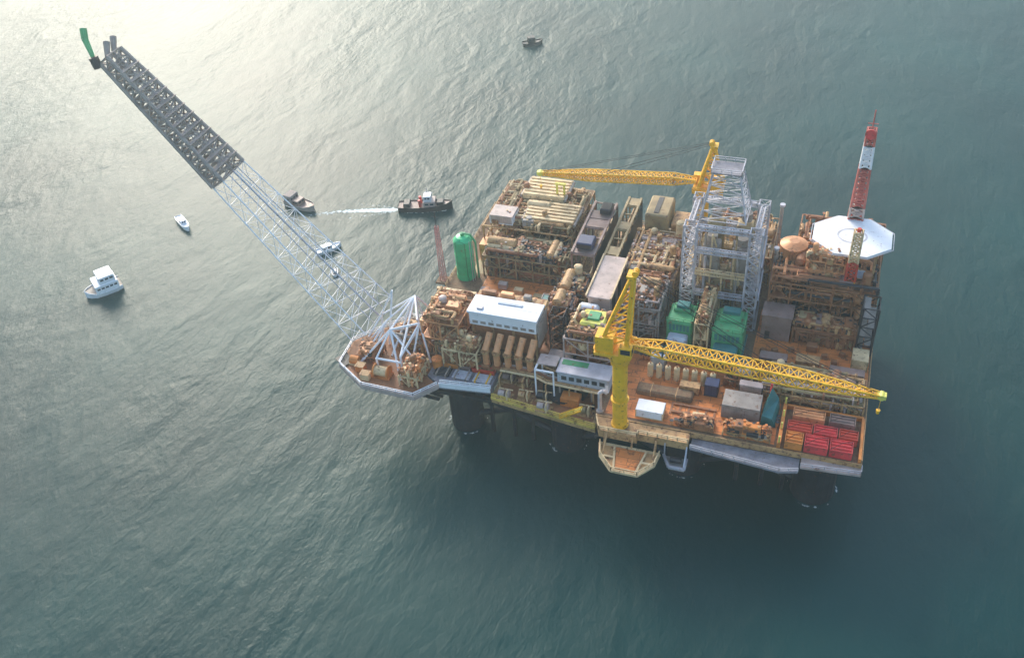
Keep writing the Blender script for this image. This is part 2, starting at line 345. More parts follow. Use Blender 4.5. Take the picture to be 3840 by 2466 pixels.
def container(name, label, x0, x1, y0, y1, z0, h, m='white', endm=None, group=None, cat='container', rib=True):
    T = Thing(name, label, cat, ((x0+x1)/2, (y0+y1)/2, z0), group)
    q = MB().box(x0+.1, x1-.1, y0+.1, y1-.1, z0+.15, z0+h-.12)
    if rib:
        n = int((x1-x0)/0.6)
        for i in range(1, n): x = x0 + (x1-x0)*i/n; q.box(x-.12, x+.12, y0+.02, y0+.12, z0+.4, z0+h-.3)
        n = int((y1-y0)/0.6)
        for i in range(1, n): y = y0 + (y1-y0)*i/n; q.box(x1-.12, x1-.02, y-.12, y+.12, z0+.4, z0+h-.3)
    T.part('body', q, m)
    T.part('roof', MB().bev(x0, x1, y0, y1, z0+h-.1, z0+h+.12, 0.06), m)
    f = MB()
    for x in (x0+.1, x1-.1):
        for y in (y0+.1, y1-.1): f.beam((x,y,z0),(x,y,z0+h),0.22)
    f.box(x0, x1, y0, y0+.2, z0, z0+.2).box(x0, x1, y1-.2, y1, z0, z0+.2)
    T.part('frame', f, endm or m)
    dd = MB()
    for k in range(2): dd.box(x1-.02, x1+.06, y0+.3+(y1-y0-.6)*k/2+.04, y0+.3+(y1-y0-.6)*(k+1)/2-.04, z0+.35, z0+h-.4)
    T.part('door', dd, endm or m)
    return T

# ---------------------------------------------------------------- flare boom and its platform (left)
t = Thing('flare_platform', 'low grey and pinkish outrigger deck at the platform left end carrying the flare boom foot', 'work platform', (-8, 8, 18))
ap = [(-19,1.5),(-10,-4.2),(4.4,-4.6),(8.7,0.6),(4.8,3.2),(4.8,8.6),(1.7,9),(1.7,24),(-8,24),(-19.5,11)]
t.part('deck', MB().prism(ap, 18.6, 19.8), 'brown')
t.part('deck_edge', MB().prism([(-19,1.2),(-10,-4.6),(4.6,-5.1),(9.2,0.5),(8.9,.8),(4.45,-4.62),(-10,-4.22),(-18.9,1.5)], 18.9, 20.2), 'pink')
t.part('brace', MB().cyl((-16,4,18.4),(4.8,10,6),0.5).cyl((-8,-1,18.4),(5.2,7,8),0.5).cyl((-6,20,18.4),(5,36,8),0.5), 'hull')
t.part('handrail', MB().rail([(-0.4,24,19.8),(-8,24,19.8),(-19.5,11,19.8),(-19,1.5,19.8),(-10,-4.2,19.8),(4.4,-4.6,19.8),(8.6,.6,19.8)], w=0.18), 'white')
fr = MB()
for a, c in (((-1,0,19.8),(-6,8,29)),((-6,8,29),(-14,3,19.8)),((-6,8,29),(-4,20,20)),((-1,14,19.8),(-4,20,31)),((-4,20,31),(-7,8,19.8)),((-4,20,31),(0,24,22)),
             ((-9,14,19.8),(-4,20,31)),((-6,8,29),(-4,20,31)),((-1,2,24),(-8,2,24)),((-1,2,19.8),(-1,2,26)),((-1,2,26),(-1,12,26)),((-1,12,26),(-1,12,19.8)),((-1,2,26),(-4,20,31)),((-8,2,19.8),(-8,2,24))):
    fr.cyl(a, c, 0.3, n=6)
for a, c in (((-9.5,12,20),(-7.5,15,36)),((-7.5,15,36),(-12,15,27)),((-4,20,31),(1,10,32)),((-1,2,26),(1.5,10,31)),((-6,8,29),(1.5,10,31)),((-12,6,19.8),(-9,12,28)),((-9,12,28),(-4,20,31)),((0,4,19.8),(1.2,10,30)),((-4,12,19.8),(-6,8,29)),((-8,2,24),(-6,8,29)),((-12,14,19.8),(-12,15,27)),((-16,8,19.8),(-12,15,27)),((-12,15,27),(-4,20,31)),((-16,8,19.8),(-9,12,28)),((0,18,19.8),(-4,20,31)),((-8,22,19.8),(-4,20,31)),((-14,3,19.8),(-9,12,28)),((1,4,25),(-6,8,29)),((4,8,20),(1.5,10,31))): fr.cyl(a, c, 0.26, n=6)
t.part('support_frame', fr, 'white')
t.part('lookout_floor', MB().prism([(-21,3),(-17.5,0.4),(-16,3),(-19,6)], 19.9, 20.2), 'dark')
module('valve_skid', 'small cream and orange valve skid at the root of the outrigger deck', 'module', -0.5, 4.4, -1.6, 6, 19.8, 23, 61, frame='cream', levels=1, npipe=24, nves=1, nbox=4, pipes=('cream','copper','orange'), ves=('brown',), boxm=('copper','orangeb','cream'), topcover=.1, bay=3)
module('pump_skid', 'dark rusty pump skid near the left tip of the outrigger deck', 'module', -15, -9.5, 4, 9.5, 19.8, 21.8, 63, frame='brown', levels=1, npipe=18, nves=0, nbox=4, pipes=('brown','copper','dark'), ves=('copper',), boxm=('dark','copper','brown'), topcover=.1, bay=3)
module('valve_skid', 'rusty valve skid under the white frames at the back of the outrigger deck', 'module', -8, 0.5, 11, 19, 19.8, 22.5, 62, frame='tan', levels=1, npipe=24, nves=1, nbox=5, pipes=('tan','copper','grey'), ves=('brown',), boxm=('grey','brown','cream'), topcover=.1, bay=4)
t = Thing('winch', 'orange and cream winch set on the outrigger deck beside the flare boom foot', 'winch', (-3,0,19.8))
t.part('drum', MB().cyl((-8,0.5,21.3),(-4.5,0.5,21.3),1.3,n=16), 'cream'); [t.part('flange', MB().cyl((a,0.5,21.3),(a+.3,0.5,21.3),1.8,n=16), 'orangeb') for a in (-8.3,-4.5)]
t.part('base', MB().box(-8.8,-3.8,-1,2,19.82,20.4), 'orange')
t = Thing('hose_reel', 'small orange hose reel on the tip of the outrigger deck', 'hose reel', (-15,3.5,19.8))
t.part('drum', MB().cyl((-16.3,3,21),(-14,3,21),1.1,n=14), 'orangeb'); t.part('stand', MB().box(-16.6,-13.7,2,4,19.82,20.2).beam((-16.5,3,20),(-16.5,3,21.4),.2).beam((-13.8,3,20),(-13.8,3,21.4),.2), 'cream')
for i, (x, y, mt, lb) in enumerate(((-10,-1.5,'cream','cream supply crate at the front edge of the outrigger deck'),(-12.5,1,'orange','rusty orange crate left of the cream crate on the outrigger deck'))):
    T2 = Thing('supply_crate', lb, 'crate', (x,y,19.8)); T2.part('box', MB().bev(x-1.2,x+1.2,y-1,y+1,19.82,21.6,.12), mt); T2.part('lid', MB().box(x-1.25,x+1.25,y-1.05,y+1.05,21.61,21.75), 'tan')

FB = Thing('flare_boom', 'long lattice flare boom, pale at its foot and scorched dark toward the upper left tip', 'flare boom', (-12, 17, 20))
def sect(f):     # f: 0 base .. 1 tip ; four chord points
    x = -19 + (-73+19)*f; z = 21 + (96-21)*f
    ya = 9.5 + 2.2*f; yb = 25.6 - 9.2*f; dp = 5.6 - 2.3*f
    return [Vector((x, ya, z)), Vector((x, yb, z)), Vector((x+0.82*dp, yb, z+0.57*dp)), Vector((x+0.82*dp, ya, z+0.57*dp))]
FB.part('lower_lattice', MB().truss(sect(0), sect(0.565), 9, 0.17, 0.065), 'white')
FB.part('upper_lattice', MB().truss(sect(0.565), sect(0.97), 14, 0.5, 0.22), 'scorched')
q = MB()
for i in range(28):
    f = 0.575 + 0.38*i/28; s_ = sect(f); s2 = sect(f+0.38/28*0.62)
    q.add([s_[0].lerp(s_[1],.03), s_[0].lerp(s_[1],.97), s2[0].lerp(s2[1],.97), s2[0].lerp(s2[1],.03)] +
          [v + Vector((0.13,0,0.09)) for v in (s_[0].lerp(s_[1],.03), s_[0].lerp(s_[1],.97), s2[0].lerp(s2[1],.97), s2[0].lerp(s2[1],.03))],
          [(0,1,2,3),(7,6,5,4),(0,4,5,1),(1,5,6,2),(2,6,7,3),(3,7,4,0)])
FB.part('heat_shield', q, 'scorched')
q = MB()
for k in (0.3, 0.5, 0.7):
    a = sect(0); c = sect(0.565); e = sect(.97); r_ = 0.26 if k == 0.5 else 0.13
    FB.part('flare_pipe', MB().cyl((a[3]*(1-k)+a[2]*k), (c[3]*(1-k)+c[2]*k), r_, n=8), 'pale'); q.cyl((c[3]*(1-k)+c[2]*k), (e[3]*(1-k)+e[2]*k), r_, n=8)
FB.part('upper_flare_pipe', q, 'scorched')
q = MB()
for k in range(12):
    f = 0.6 + 0.35*k/12; s_ = sect(f); q.box(s_[3].x-0.5, s_[3].x+0.8, s_[3].y-0.4, s_[2].y+0.4, s_[3].z, s_[3].z+0.18)
FB.part('catwalk', q, 'scorched')
e = sect(0.97); s1 = sect(1.03)
for k, ln in ((0.3, 3.6), (0.8, 3.8)):
    p = e[0]*(1-k)+e[1]*k + Vector((1.5,0,1)); q = MB().cyl(p, p+Vector((-0.4,0.9,0.95)).normalized()*ln, 0.6, 0.8, n=10); FB.part('flare_burner', q, 'scorched')
p = e[0] + Vector((-0.5,-0.3,0)); FB.part('burner_hub', MB().cyl(p-Vector((0,0,1)), p+Vector((-0.5,0,1.6)), 1.1, n=10), 'dark')
FB.part('flare_tip', MB().cyl(p+Vector((-0.5,0,1.6)), p+Vector((-2.4,1.5,5.2)), 0.5, 0.75, n=10).cyl(p+Vector((-2.4,1.5,5.2)), p+Vector((-2.9,2.6,7.2)), 0.8, 0.8, n=10), 'gtip')

# ---------------------------------------------------------------- boats
def boat(name, label, cat, loc, heading, L, W, hullm, deckm, cabins, group=None, free=0.14, mast=True):
    T = Thing(name, label, cat, (0,0,0), group)
    st = [(-.5,.82,1.0),(-.3,1,.95),(0,1,.95),(.25,.86,1.05),(.4,.5,1.25),(.5,.04,1.5)]
    H = L*free; vs = []
    for u, w_, s_ in st:
        vs += [(u*L,-w_*W/2,H*s_),(u*L,-w_*W*.4,-.5),(u*L,w_*W*.4,-.5),(u*L,w_*W/2,H*s_)]
    fs = []
    for i in range(len(st)-1):
        a = i*4; c = a+4
        fs += [(a,a+1,c+1,c),(a+1,a+2,c+2,c+1),(a+2,a+3,c+3,c+2)]
    fs += [(0,3,2,1),(20,21,22,23)]
    T.part('hull', MB().add(vs, fs), hullm)
    dv = []
    for u, w_, s_ in st: dv += [(u*L,-w_*W/2*.95,H*s_-.25),(u*L,w_*W/2*.95,H*s_-.25)]
    T.part('deck', MB().add(dv, [(i*2,i*2+2,i*2+3,i*2+1) for i in range(len(st)-1)]), deckm)
    rl = MB()
    for u0, u1 in zip(st[:-1], st[1:]):
        for s_ in (-1, 1): rl.beam((u0[0]*L, s_*u0[1]*W/2, H*u0[2]+.05),(u1[0]*L, s_*u1[1]*W/2, H*u1[2]+.05), 0.16)
    T.part('gunwale', rl, hullm)
    for (x0, x1, w_, z0, z1, m_) in cabins:
        c = T.part('cabin', MB().bev(x0*L, x1*L, -w_*W/2, w_*W/2, H*.8+z0, H*.8+z1, .15), m_)
        wz = H*.8+z0+(z1-z0)*.62; wn = MB()
        k = max(2, int(w_*W/1.3))
        for i in range(k):
            y = -w_*W/2+.3+(w_*W-.6)*(i+.15)/k; y2 = -w_*W/2+.3+(w_*W-.6)*(i+.85)/k
            wn.box(x1*L, x1*L+.04, y, y2, wz-.3, wz+.3)
        k = max(2, int((x1-x0)*L/1.4))
        for i in range(k):
            xa = x0*L+.3+((x1-x0)*L-.6)*(i+.15)/k; xb = x0*L+.3+((x1-x0)*L-.6)*(i+.85)/k
            wn.box(xa, xb, -w_*W/2-.04, -w_*W/2, wz-.3, wz+.3); wn.box(xa, xb, w_*W/2, w_*W/2+.04, wz-.3, wz+.3)
        T.part('window', wn, 'glass', parent=c)
    if mast and cabins:
        c = cabins[-1]; x = (c[0]+c[1])/2*L; z = H*.8+c[4]
        T.part('mast', MB().cyl((x,0,z),(x,0,z+L*.14),.12,n=6).cyl((x,-.8,z+L*.09),(x,.8,z+L*.09),.06,n=6), 'pale')
    T.o.location = loc; T.o.rotation_euler = (0,0,R(heading)); return T
B = boat('supply_boat', 'dark hulled supply boat with pale pinkish wheelhouse trailing a white wake beyond the green vessel', 'boat', (-39,101.5,0), 16, 19, 5.4, 'dark', 'purple',
     [(-.02,.2,.8,0,2.2,'pink'),(-.01,.13,.62,2.2,4.2,'white')], free=.11)
B.part('deck_cargo', MB().bev(-7.5,-5.2,-1.8,1.8,1.3,3.2,.2), 'dark'); B.part('deck_cargo', MB().bev(4.2,6.6,-1.4,1.4,1.8,3.3,.2), 'dark')
[B.part('funnel', MB().cyl((-1.6,v,1.6),(-1.8,v,4.4),.5), 'crimson') for v in (-1.2,1.2)]
boat('work_barge', 'small brownish grey work barge seen past the edge of the flare boom', 'barge', (-83.8,92.8,0), -14, 13, 5.4, 'scorched', 'purple', [(-.46,-.2,.8,0,3.0,'scorched'),(-.18,.05,.7,0,1.8,'purple')], free=.12, mast=False)
boat('moored_launch', 'white square sterned boat with a tall boxy cabin, alone at the far left', 'boat', (-124.5,33.0,0), 232, 11.5, 7.4, 'white', 'grey', [(-.42,.22,.92,0,3.0,'white'),(-.38,.06,.8,3.0,5.4,'white')], free=.14, mast=False)
boat('small_boat', 'slim white open boat below the dark part of the flare boom', 'boat', (-120,72.6,0), -36, 10.5, 2.8, 'white', 'white', [(-.2,.1,.7,0,1.2,'white')], free=.12, mast=False)
boat('small_boat', 'white speedboat with dark side pointing to upper right, under the pale lattice', 'boat', (-61.5,71,0), 48, 8.5, 3.0, 'white', 'white', [(-.3,.12,.75,0,1.4,'white')], free=.13, mast=False)
boat('small_boat', 'tiny white dinghy just right of the pale lattice, nearest the platform', 'boat', (-53.6,59.6,0), -60, 4.6, 2.0, 'white', 'grey', [(-.2,.15,.6,0,.8,'white')], free=.12, mast=False)
boat('fishing_boat', 'tiny dark boat far out on the open sea at the top', 'boat', (-42.8,236,0), 28, 9.0, 3.6, 'dark', 'dark', [(-.25,.12,.8,0,2.6,'dark')], free=.16)

def foam_mat(th):
    m = bpy.data.materials.new('wake_foam'); m.use_nodes = True; t = m.node_tree; n = t.nodes; L = t.links; b = n['Principled BSDF']
    b.inputs['Base Color'].default_value = (.74,.84,.82,1); b.inputs['Roughness'].default_value = .7
    g = n.new('ShaderNodeTexCoord')
    no = n.new('ShaderNodeTexNoise'); no.inputs['Scale'].default_value = .9; no.inputs['Detail'].default_value = 7; L.new(g.outputs['Object'], no.inputs[0])
    at = n.new('ShaderNodeAttribute'); at.attribute_name = 'foam'
    ad = n.new('ShaderNodeMath'); ad.operation = 'ADD'; L.new(no.outputs['Fac'], ad.inputs[0]); L.new(at.outputs['Fac'], ad.inputs[1])
    r = n.new('ShaderNodeMapRange'); r.inputs[1].default_value = th; r.inputs[2].default_value = th+.3; L.new(ad.outputs[0], r.inputs[0]); L.new(r.outputs[0], b.inputs['Alpha'])
    return m
fm = foam_mat(.85)
def foam(label, pts, loc):          # pts: (x, y, half width, density)
    vs = []; at_ = []; fs = []
    for i, (x, y, w, dn) in enumerate(pts):
        a = pts[max(0, i-1)]; c = pts[min(len(pts)-1, i+1)]; d_ = Vector((c[0]-a[0], c[1]-a[1], 0)).normalized(); nn = Vector((-d_.y, d_.x, 0))
        for k, e_ in enumerate((-1, -.5, 0, .5, 1)):
            vs.append(Vector((x, y, .04)) + nn*w*e_); at_.append(dn*(1-abs(e_)**1.5))
            if i and k < 4: fs.append(((i-1)*5+k, i*5+k, i*5+k+1, (i-1)*5+k+1))
    o = single('boat_wake', None, None, MB().add(vs, fs), fm, loc, kind='stuff')
    a_ = o.data.attributes.new('foam', 'FLOAT', 'POINT'); a_.data.foreach_set('value', at_); return o
foam('', [(-47.8,99,1.2,.9),(-51,98,1.7,1.0),(-56,96.6,2.1,.9),(-62,94.9,1.7,.8),(-68,93,1.9,.55),(-74,90.5,2.3,.45),(-82,86.5,3.0,.3)], (-56,96,0))
foam('', [(-49,99.6,.5,.5),(-57,99.5,1.2,.4),(-66,98.5,1.6,.3),(-78,96,2,.2)], (-60,99,0))
foam('', [(-49,97.6,.5,.5),(-56,93.6,1.2,.4),(-64,89.5,1.6,.35),(-72,84,2,.25)], (-60,93,0))
foam('', [(-30.5,104,.4,.5),(-32,102,.9,.6),(-40,98.6,.8,.5),(-47,97,.6,.4)], (-39,99,0))
foam('', [(-59,73.8,.4,.5),(-61,70,1.3,.5),(-64.8,67,.9,.6)], (-61.5,71,0))

for cx_, cr_ in ((12,4.6),(40,4.6),(70,4.6),(101,5.4)):
    o = foam('', [(cx_+(cr_+.5)*math.cos(R(a)), 9+(cr_+.5)*math.sin(R(a)), .8, .38+.12*math.sin(a*.05+cx_)) for a in range(0, 361, 20)], (cx_,9,0)); o.name = 'sea_foam'

# ---------------------------------------------------------------- cranes
def crane(name, label, base, zp, ang, L, zt, sc_=1.0, tip_drop=0.0, rp=1.7, amh=17, w0=3.0, lean=0.0):
    """base (x, y, z), pedestal top zp, boom heading in degrees, boom length"""
    bx_, by_, bz_ = base
    T = Thing(name, label, 'crane', base)
    T.part('pedestal', MB().cyl(base, (bx_,by_,zp-3.2), rp, n=24), 'yellow')
    for z in (bz_+0.1, bz_+(zp-bz_)*.35, zp-3.65): T.part('flange', MB().cyl((bx_,by_,z),(bx_,by_,z+.4), rp*1.22, n=24), 'yellow')
    T.part('slew_ring', MB().cyl((bx_,by_,zp-3.2),(bx_,by_,zp-1.4), rp*1.2, rp*1.55, n=24).cyl((bx_,by_,zp-1.4),(bx_,by_,zp), rp*1.6, n=24), 'yellow')
    a = R(ang); U = Vector((math.cos(a), math.sin(a), 0)); V = Vector((-U.y, U.x, 0)); O = Vector((bx_,by_,zp))
    def pt(u, v, z): return O + U*u + V*v + Vector((0,0,z))
    def obox(mb, u0, u1, v0, v1, z0, z1):
        return mb.add([pt(u,v,z) for z in (z0,z1) for u,v in ((u0,v0),(u1,v0),(u1,v1),(u0,v1))], [(3,2,1,0),(4,5,6,7),(0,1,5,4),(1,2,6,5),(2,3,7,6),(3,0,4,7)])
    T.part('machinery_deck', obox(MB(), -5.2, 3.0, -2.9, 2.9, 0.02, .7), 'yellow')
    T.part('engine_house', obox(obox(MB(), -5.0, -1.0, -2.4, 1.0, .72, 4.8), -4.4, -2, 1.1, 2.6, .72, 3.2), 'yellow')
    q = obox(MB(), .4, 3.2, -3.2, -1.3, .75, 3.3); cb = T.part('cab', q, 'yellow')
    T.part('window', obox(obox(MB(), 3.2, 3.25, -3.05, -1.45, 1.5, 3.1), .8, 2.9, -3.25, -3.2, 1.7, 3.0), 'glass', parent=cb)
    T.part('handrail', MB().rail([pt(-5.2,-2.9,.7), pt(-5.2,2.9,.7), pt(3,2.9,.7)], w=.16), 'yellow')
    q = MB(); top = amh
    for s_ in (-1.7, 1.7):
        q.cyl(pt(1.6,s_,.7), pt(-1.6+lean,s_*.55,top), .6, .45, n=6); q.cyl(pt(-4.6,s_,.7), pt(-1.9+lean,s_*.55,top), .5, .4, n=6)
        for k in range(1, 5):
            f = k/5; q.cyl(pt(1.6-(3.2-lean)*f, s_*(1-.45*f), .7+(top-.7)*f), pt(-4.6+(2.7+lean)*f, s_*(1-.45*f), .7+(top-.7)*f), .2, n=5)
            q.cyl(pt(1.6-(3.2-lean)*f, s_*(1-.45*f), .7+(top-.7)*f), pt(-4.6+(2.7+lean)*(f-.2), s_*(1-.45*(f-.2)), .7+(top-.7)*(f-.2)), .2, n=5)
    for k in range(0, 6):
        f = k/5; q.cyl(pt(1.6-(3.2-lean)*f, -1.7*(1-.45*f), .7+(top-.7)*f), pt(1.6-(3.2-lean)*f, 1.7*(1-.45*f), .7+(top-.7)*f), .22, n=5)
    T.part('a_frame', q, 'yellow')
    T.part('ladder', obox(MB(), .6, 1.1, -.5, .5, 2, 2.2).beam(pt(1.7,-.4,.7), pt(-1.2+lean,-.3,top-.6), .14).beam(pt(1.7,.4,.7), pt(-1.2+lean,.3,top-.6), .14), 'lemon')
    q = obox(MB(), -2.9+lean, -.9+lean, -1.3, 1.3, top-.3, top+.3)
    for v in (-.6, 0, .6): q.cyl(pt(-1.2+lean,v-.15,top+.7), pt(-1.2+lean,v+.15,top+.7), .7, n=14)
    T.part('sheave_platform', q, 'yellow')
    w = w0/2; hh = w0*.85
    def bs(f, ww, h_): 
        c = pt(2.2+(L-2.2)*f, 0, 2.6+(zt-zp-2.6)*f); return [c-V*ww-Vector((0,0,h_/2)), c+V*ww-Vector((0,0,h_/2)), c+V*ww+Vector((0,0,h_/2)), c-V*ww+Vector((0,0,h_/2))]
    T.part('boom', MB().truss(bs(0,w*.7,.5), bs(.14,w,hh), 3, .24, .12).truss(bs(.14,w,hh), bs(.68,w,hh), 15, .22, .12).truss(bs(.68,w,hh), bs(1,w*.4,.7), 9, .22, .11), 'yellow')
    tp = pt(L,0,zt-zp)
    T.part('boom_tip', obox(MB(), L-.9, L+.9, -.7, .7, zt-zp-.5, zt-zp+.5).cyl(tp-V*.8, tp+V*.8, .7, n=14), 'lemon')
    q = MB()
    for v in (-.5,.5): q.cyl(pt(-1.2+lean,v,top+.7), pt(L*.98,v*.8,zt-zp+.5), .06, n=4)
    for v in (-.9,.9): q.cyl(pt(-1.2+lean,v*.6,top+.4), pt(L*.62,v,zt-zp+1.4), .07, n=4)
    T.part('pendant_rope', q, 'rope')
    hk = tp + Vector((0,0,-5)); T.part('hook_block', MB().cyl(hk+Vector((0,0,1)), hk, .45, .3, n=10).cyl(hk+Vector((0,0,5)), hk+Vector((0,0,1)), .06, n=4), 'yellow')
    return T
crane('pedestal_crane', 'large yellow crane at the front deck edge, its lattice boom reaching right', (56.3,-2.6,22), 45.0, 0.0, 54, 44.6, amh=21, lean=4.4)
crane('pedestal_crane', 'yellow crane at the back edge left of the pale lattice tower, boom reaching left', (61.5,71,22), 41, 183, 46, 41.5, rp=1.5, amh=13.5, w0=2.6)

# ---------------------------------------------------------------- left front
mL = module('pipe_module', 'rust brown open module at the left front corner, left of the white roofed house', 'module', 2.2, 12.2, 9.5, 22, 22, 32.5, 11, frame='copper', levels=2, pipes=('brown','copper','tan'), npipe=24, boxm=('copper','brown','purple'), ves=('copper','pink'), plate='brown')
mL.part('roof_beam', MB().box(1.8,12.6,21.6,22.4,32.7,33.5), 'cream')
t = Thing('compressor_house', 'long compressor house with bright white flat roof above the row of tan exhaust ducts', 'building', (22.3,16.5,22))
t.part('wall', MB().box(14.2,31.6,12.6,19.1,31.4,35.15), 'white')
[t.part('support_leg', MB().beam((x,y,22),(x,y,31.8),.5), 'tan') for x in (14.8,20,25.5,31.3) for y in (13,20)]
q = MB().bev(13.8,32.0,19.2,22.0,33.6,35.0,.12); rf = t.part('roof', q, 'tan')
for i in range(9): t.part('roof_rib', MB().box(14.6+i*2,15.0+i*2,19.4,21.8,35.02,35.12), 'brown', parent=rf)
[t.part('roof_vent', MB().bev(a,b,c,d,35.14,36.4,.2), m_, parent=rf) for a,b,c,d,m_ in ((15,19,19.8,21.2,'brown'),(26,28,20,21.5,'grey'),(20,23.5,19.8,21.3,'copper'))]
sr = t.part('white_roof', MB().bev(13.8,32.0,12.2,19.1,35.2,35.75,.1), 'white'); q = MB().box(14.6,31.2,15.55,15.6,35.76,35.8)
t.part('roof_seam', q, 'grey', parent=sr); t.part('skylight', MB().bev(20.5,27,16.6,17.4,35.76,36.0,.08), 'bluegrey', parent=sr); t.part('roof_hatch', MB().bev(16,17.6,13.4,14.6,35.76,36.2,.1), 'pale', parent=sr)
[t.part('louvre', MB().box(15+i*2.1,16.4+i*2.1,12.5,12.58,32,32.8), 'grey') for i in range(8)]
t.part('end_panel', MB().box(31.82,32.1,12.8,20,27,34.1), 'grey'); t.part('inner_wall', MB().box(15.2,31.4,13.2,20.1,24,31.35), 'brown')
for i in range(5):
    x = 19.3 + i*2.9
    if i == 0:
        e0 = Thing('exhaust_duct', 'tan inclined exhaust duct in the row of five under the white roofed compressor house', 'duct', (x, 8.4, 22), 'five exhaust ducts in a row')
        e0.part('pipe', MB().path([(x,8.6,22.1),(x,8.6,27),(x+.5,11.6,30.5)], .85, 12), 'copper'); e0.part('base', MB().box(x-1.1,x+1.1,7.5,9.7,22.02,22.9), 'brown')
        e0.part('collar', MB().cyl((x,8.6,26.6),(x,8.6,27.1),1.15,n=12), 'tan')
    else:
        c = copy_tree(e0.o); c.location.x = x
module('manifold_skid', 'tan manifold skid with a ring of piping, left of the five exhaust ducts', 'module', 8.5, 17.6, 6.5, 12.2, 22, 27, 12, frame='cream', levels=1, npipe=24, pipes=('cream','tan','brown'), topcover=.2, ves=('cream',))
module('valve_skid', 'greyish olive valve skid at the left front corner with an orange drum', 'module', 5.4, 9.2, 9.3, 13, 22, 26, 13, frame='olive', levels=1, npipe=22, pipes=('olive','grey','brown'), topcover=.1)
t = Thing('fuel_drum', 'bright orange drum standing on the left front corner of the deck', 'drum', (6.4,7,20)); t.part('body', MB().cyl((6.4,7,20.02),(6.4,7,22.6),1.3,n=16), 'orangeb'); t.part('lid', MB().cyl((6.4,7,22.6),(6.4,7,22.8),1.4,n=16), 'orange')
for i, (x0, x1, mt, lb) in enumerate(((8,11.8,'orangeb','orange cargo basket left of the red one on the left side deck'),(15.6,21.6,'red','red cargo basket at the right end of the left side deck'),(12.2,15.2,'purple','pale purple cargo basket between the orange and red ones on the left side deck'))):
    T2 = Thing('cargo_basket', lb, 'basket', ((x0+x1)/2,6.3,20))
    T2.part('tray', MB().box(x0,x1,7.2,8.7,20.05,20.3).box(x0,x1,7.2,7.35,20.3,21.5).box(x0,x1,8.55,8.7,20.3,21.5).box(x0,x0+.15,7.36,8.54,20.3,21.5).box(x1-.15,x1,7.36,8.54,20.3,21.5), mt)
    T2.part('contents', MB().cyl((x0+.6,7.7,20.8),(x1-.6,7.7,20.8),.3).cyl((x0+.6,8.25,20.8),(x1-.6,8.25,20.8),.25), 'tan')
for i, (x0, x1, mt) in enumerate(((6.5,10.5,'dark'),(11.5,16,'pale'),(17,21.5,'pale'))):
    T2 = Thing('pipe_bundle', ('dark pipe bundle at the left end of the side walkway','pale pipe bundle in the middle of the side walkway','pale pipe bundle at the right end of the side walkway, by the lower deck')[i], 'pipes', ((x0+x1)/2,2.2,20))
    q = MB()
    for k in range(5): q.cyl((x0,4.0+k*.62,20.4),(x1,4.0+k*.62,20.4),.3,n=8)
    T2.part('pipes', q, mt); [T2.part('cradle', MB().box(u,u+.3,3.4,7.1,20.02,20.9), 'yellow' if i == 2 else 'grey') for u in (x0+.6,x1-.9)]

# lower front deck equipment
rn = random.Random(5)
low = [(25.2,8.6,'purple','purple tinted pump skid at the back left of the sunken front deck'),(29.5,8.2,'brown','brown pump skid second from the left along the back of the sunken front deck'),(26,2.6,'pink','pinkish grey pump skid at the front left corner of the sunken front deck'),
       (31,3.4,'tan','tan pump skid in the middle left of the sunken front deck'),(35.6,4.2,'dark','dark pump skid in the middle of the sunken front deck'),(36.6,.9,'pink','small pinkish pump skid at the front rail of the sunken deck'),(46.8,2.2,'olive','olive pump skid nearest the crane pedestal on the sunken front deck')]
for x, y, mt, lb in low:
    T2 = Thing('pump_skid', lb, 'pump', (x,y,18))
    T2.part('base', MB().box(x-2,x+2,y-1.3,y+1.3,18.06,18.5), 'tan'); T2.part('motor', MB().cyl((x-1.7,y,19.4),(x-.1,y,19.4),.8,n=12), mt)
    T2.part('pump_casing', MB().cyl((x+.3,y,19.3),(x+1.2,y,19.3),1.0,n=12).cyl((x+.8,y,19.4),(x+.8,y,20.9),.35,n=8), mt)
    T2.part('pipe', MB().path([(x+.8,y,20.9),(x+.8,y-1.1,20.9),(x+.8,y-1.1,18.5)],.22,8).path([(x-1.8,y+1,18.5),(x-1.8,y+1,20),(x+1.8,y+1,20)],.18,8), 'cream')
t = Thing('overhead_pipe_rack', 'tan overhead pipe rack running along the back of the sunken front deck', 'pipe rack', (36,6,18))
q = MB()
for x in (24,30,36,42,48): q.beam((x,4.6,18.06),(x,4.6,22.6),.35).beam((x,11,18.06),(x,11,22.6),.35).beam((x,4.6,22.6),(x,11,22.6),.35)
t.part('frame', q, 'tan')
for i, (y, m_) in enumerate(((5.2,'cream'),(6,'tan'),(6.9,'brown'),(7.6,'pink'),(9.8,'tan'))): t.part('pipe', MB().path([(23.6,y+1.4,23.1),(33,y+1.2,23.1),(36,y,23.1),(49.4,y-.4,23.1)], .3, 8), m_)
container('cargo_container', 'orange cargo container on the sunken front deck below the blue grey containers', 40, 44.6, 3.3, 6.2, 18.06, 2.5, 'orangeb', 'orange')
t = Thing('access_stair', 'yellow access stair crossing the front of the sunken deck left of the crane pedestal', 'stair', (44,0,18))
q = MB()
for k in range(9): q.box(41+k*.6,41.6+k*.6,-.9,.5,18.3+k*.42,18.4+k*.42)
t.part('tread', q, 'lemon'); t.part('stringer', MB().beam((41,-1,18.2),(46.4,-1,22),.3).beam((41,.6,18.2),(46.4,.6,22),.3).rail([(41,-1,18.3),(46.4,-1,22)],w=.16), 'yellow')
t = Thing('vent_pipe', 'tall pale grey curved vent pipe just left of the yellow crane pedestal', 'pipe', (51,-.2,22)); t.part('pipe', MB().path([(50.8,.2,22.02),(50.8,.2,28),(51.8,.2,29),(52.6,.2,28.4)], .5, 10), 'pale'); t.part('flange', MB().cyl((50.8,.2,22.02),(50.8,.2,22.4),.9,n=12), 'grey')

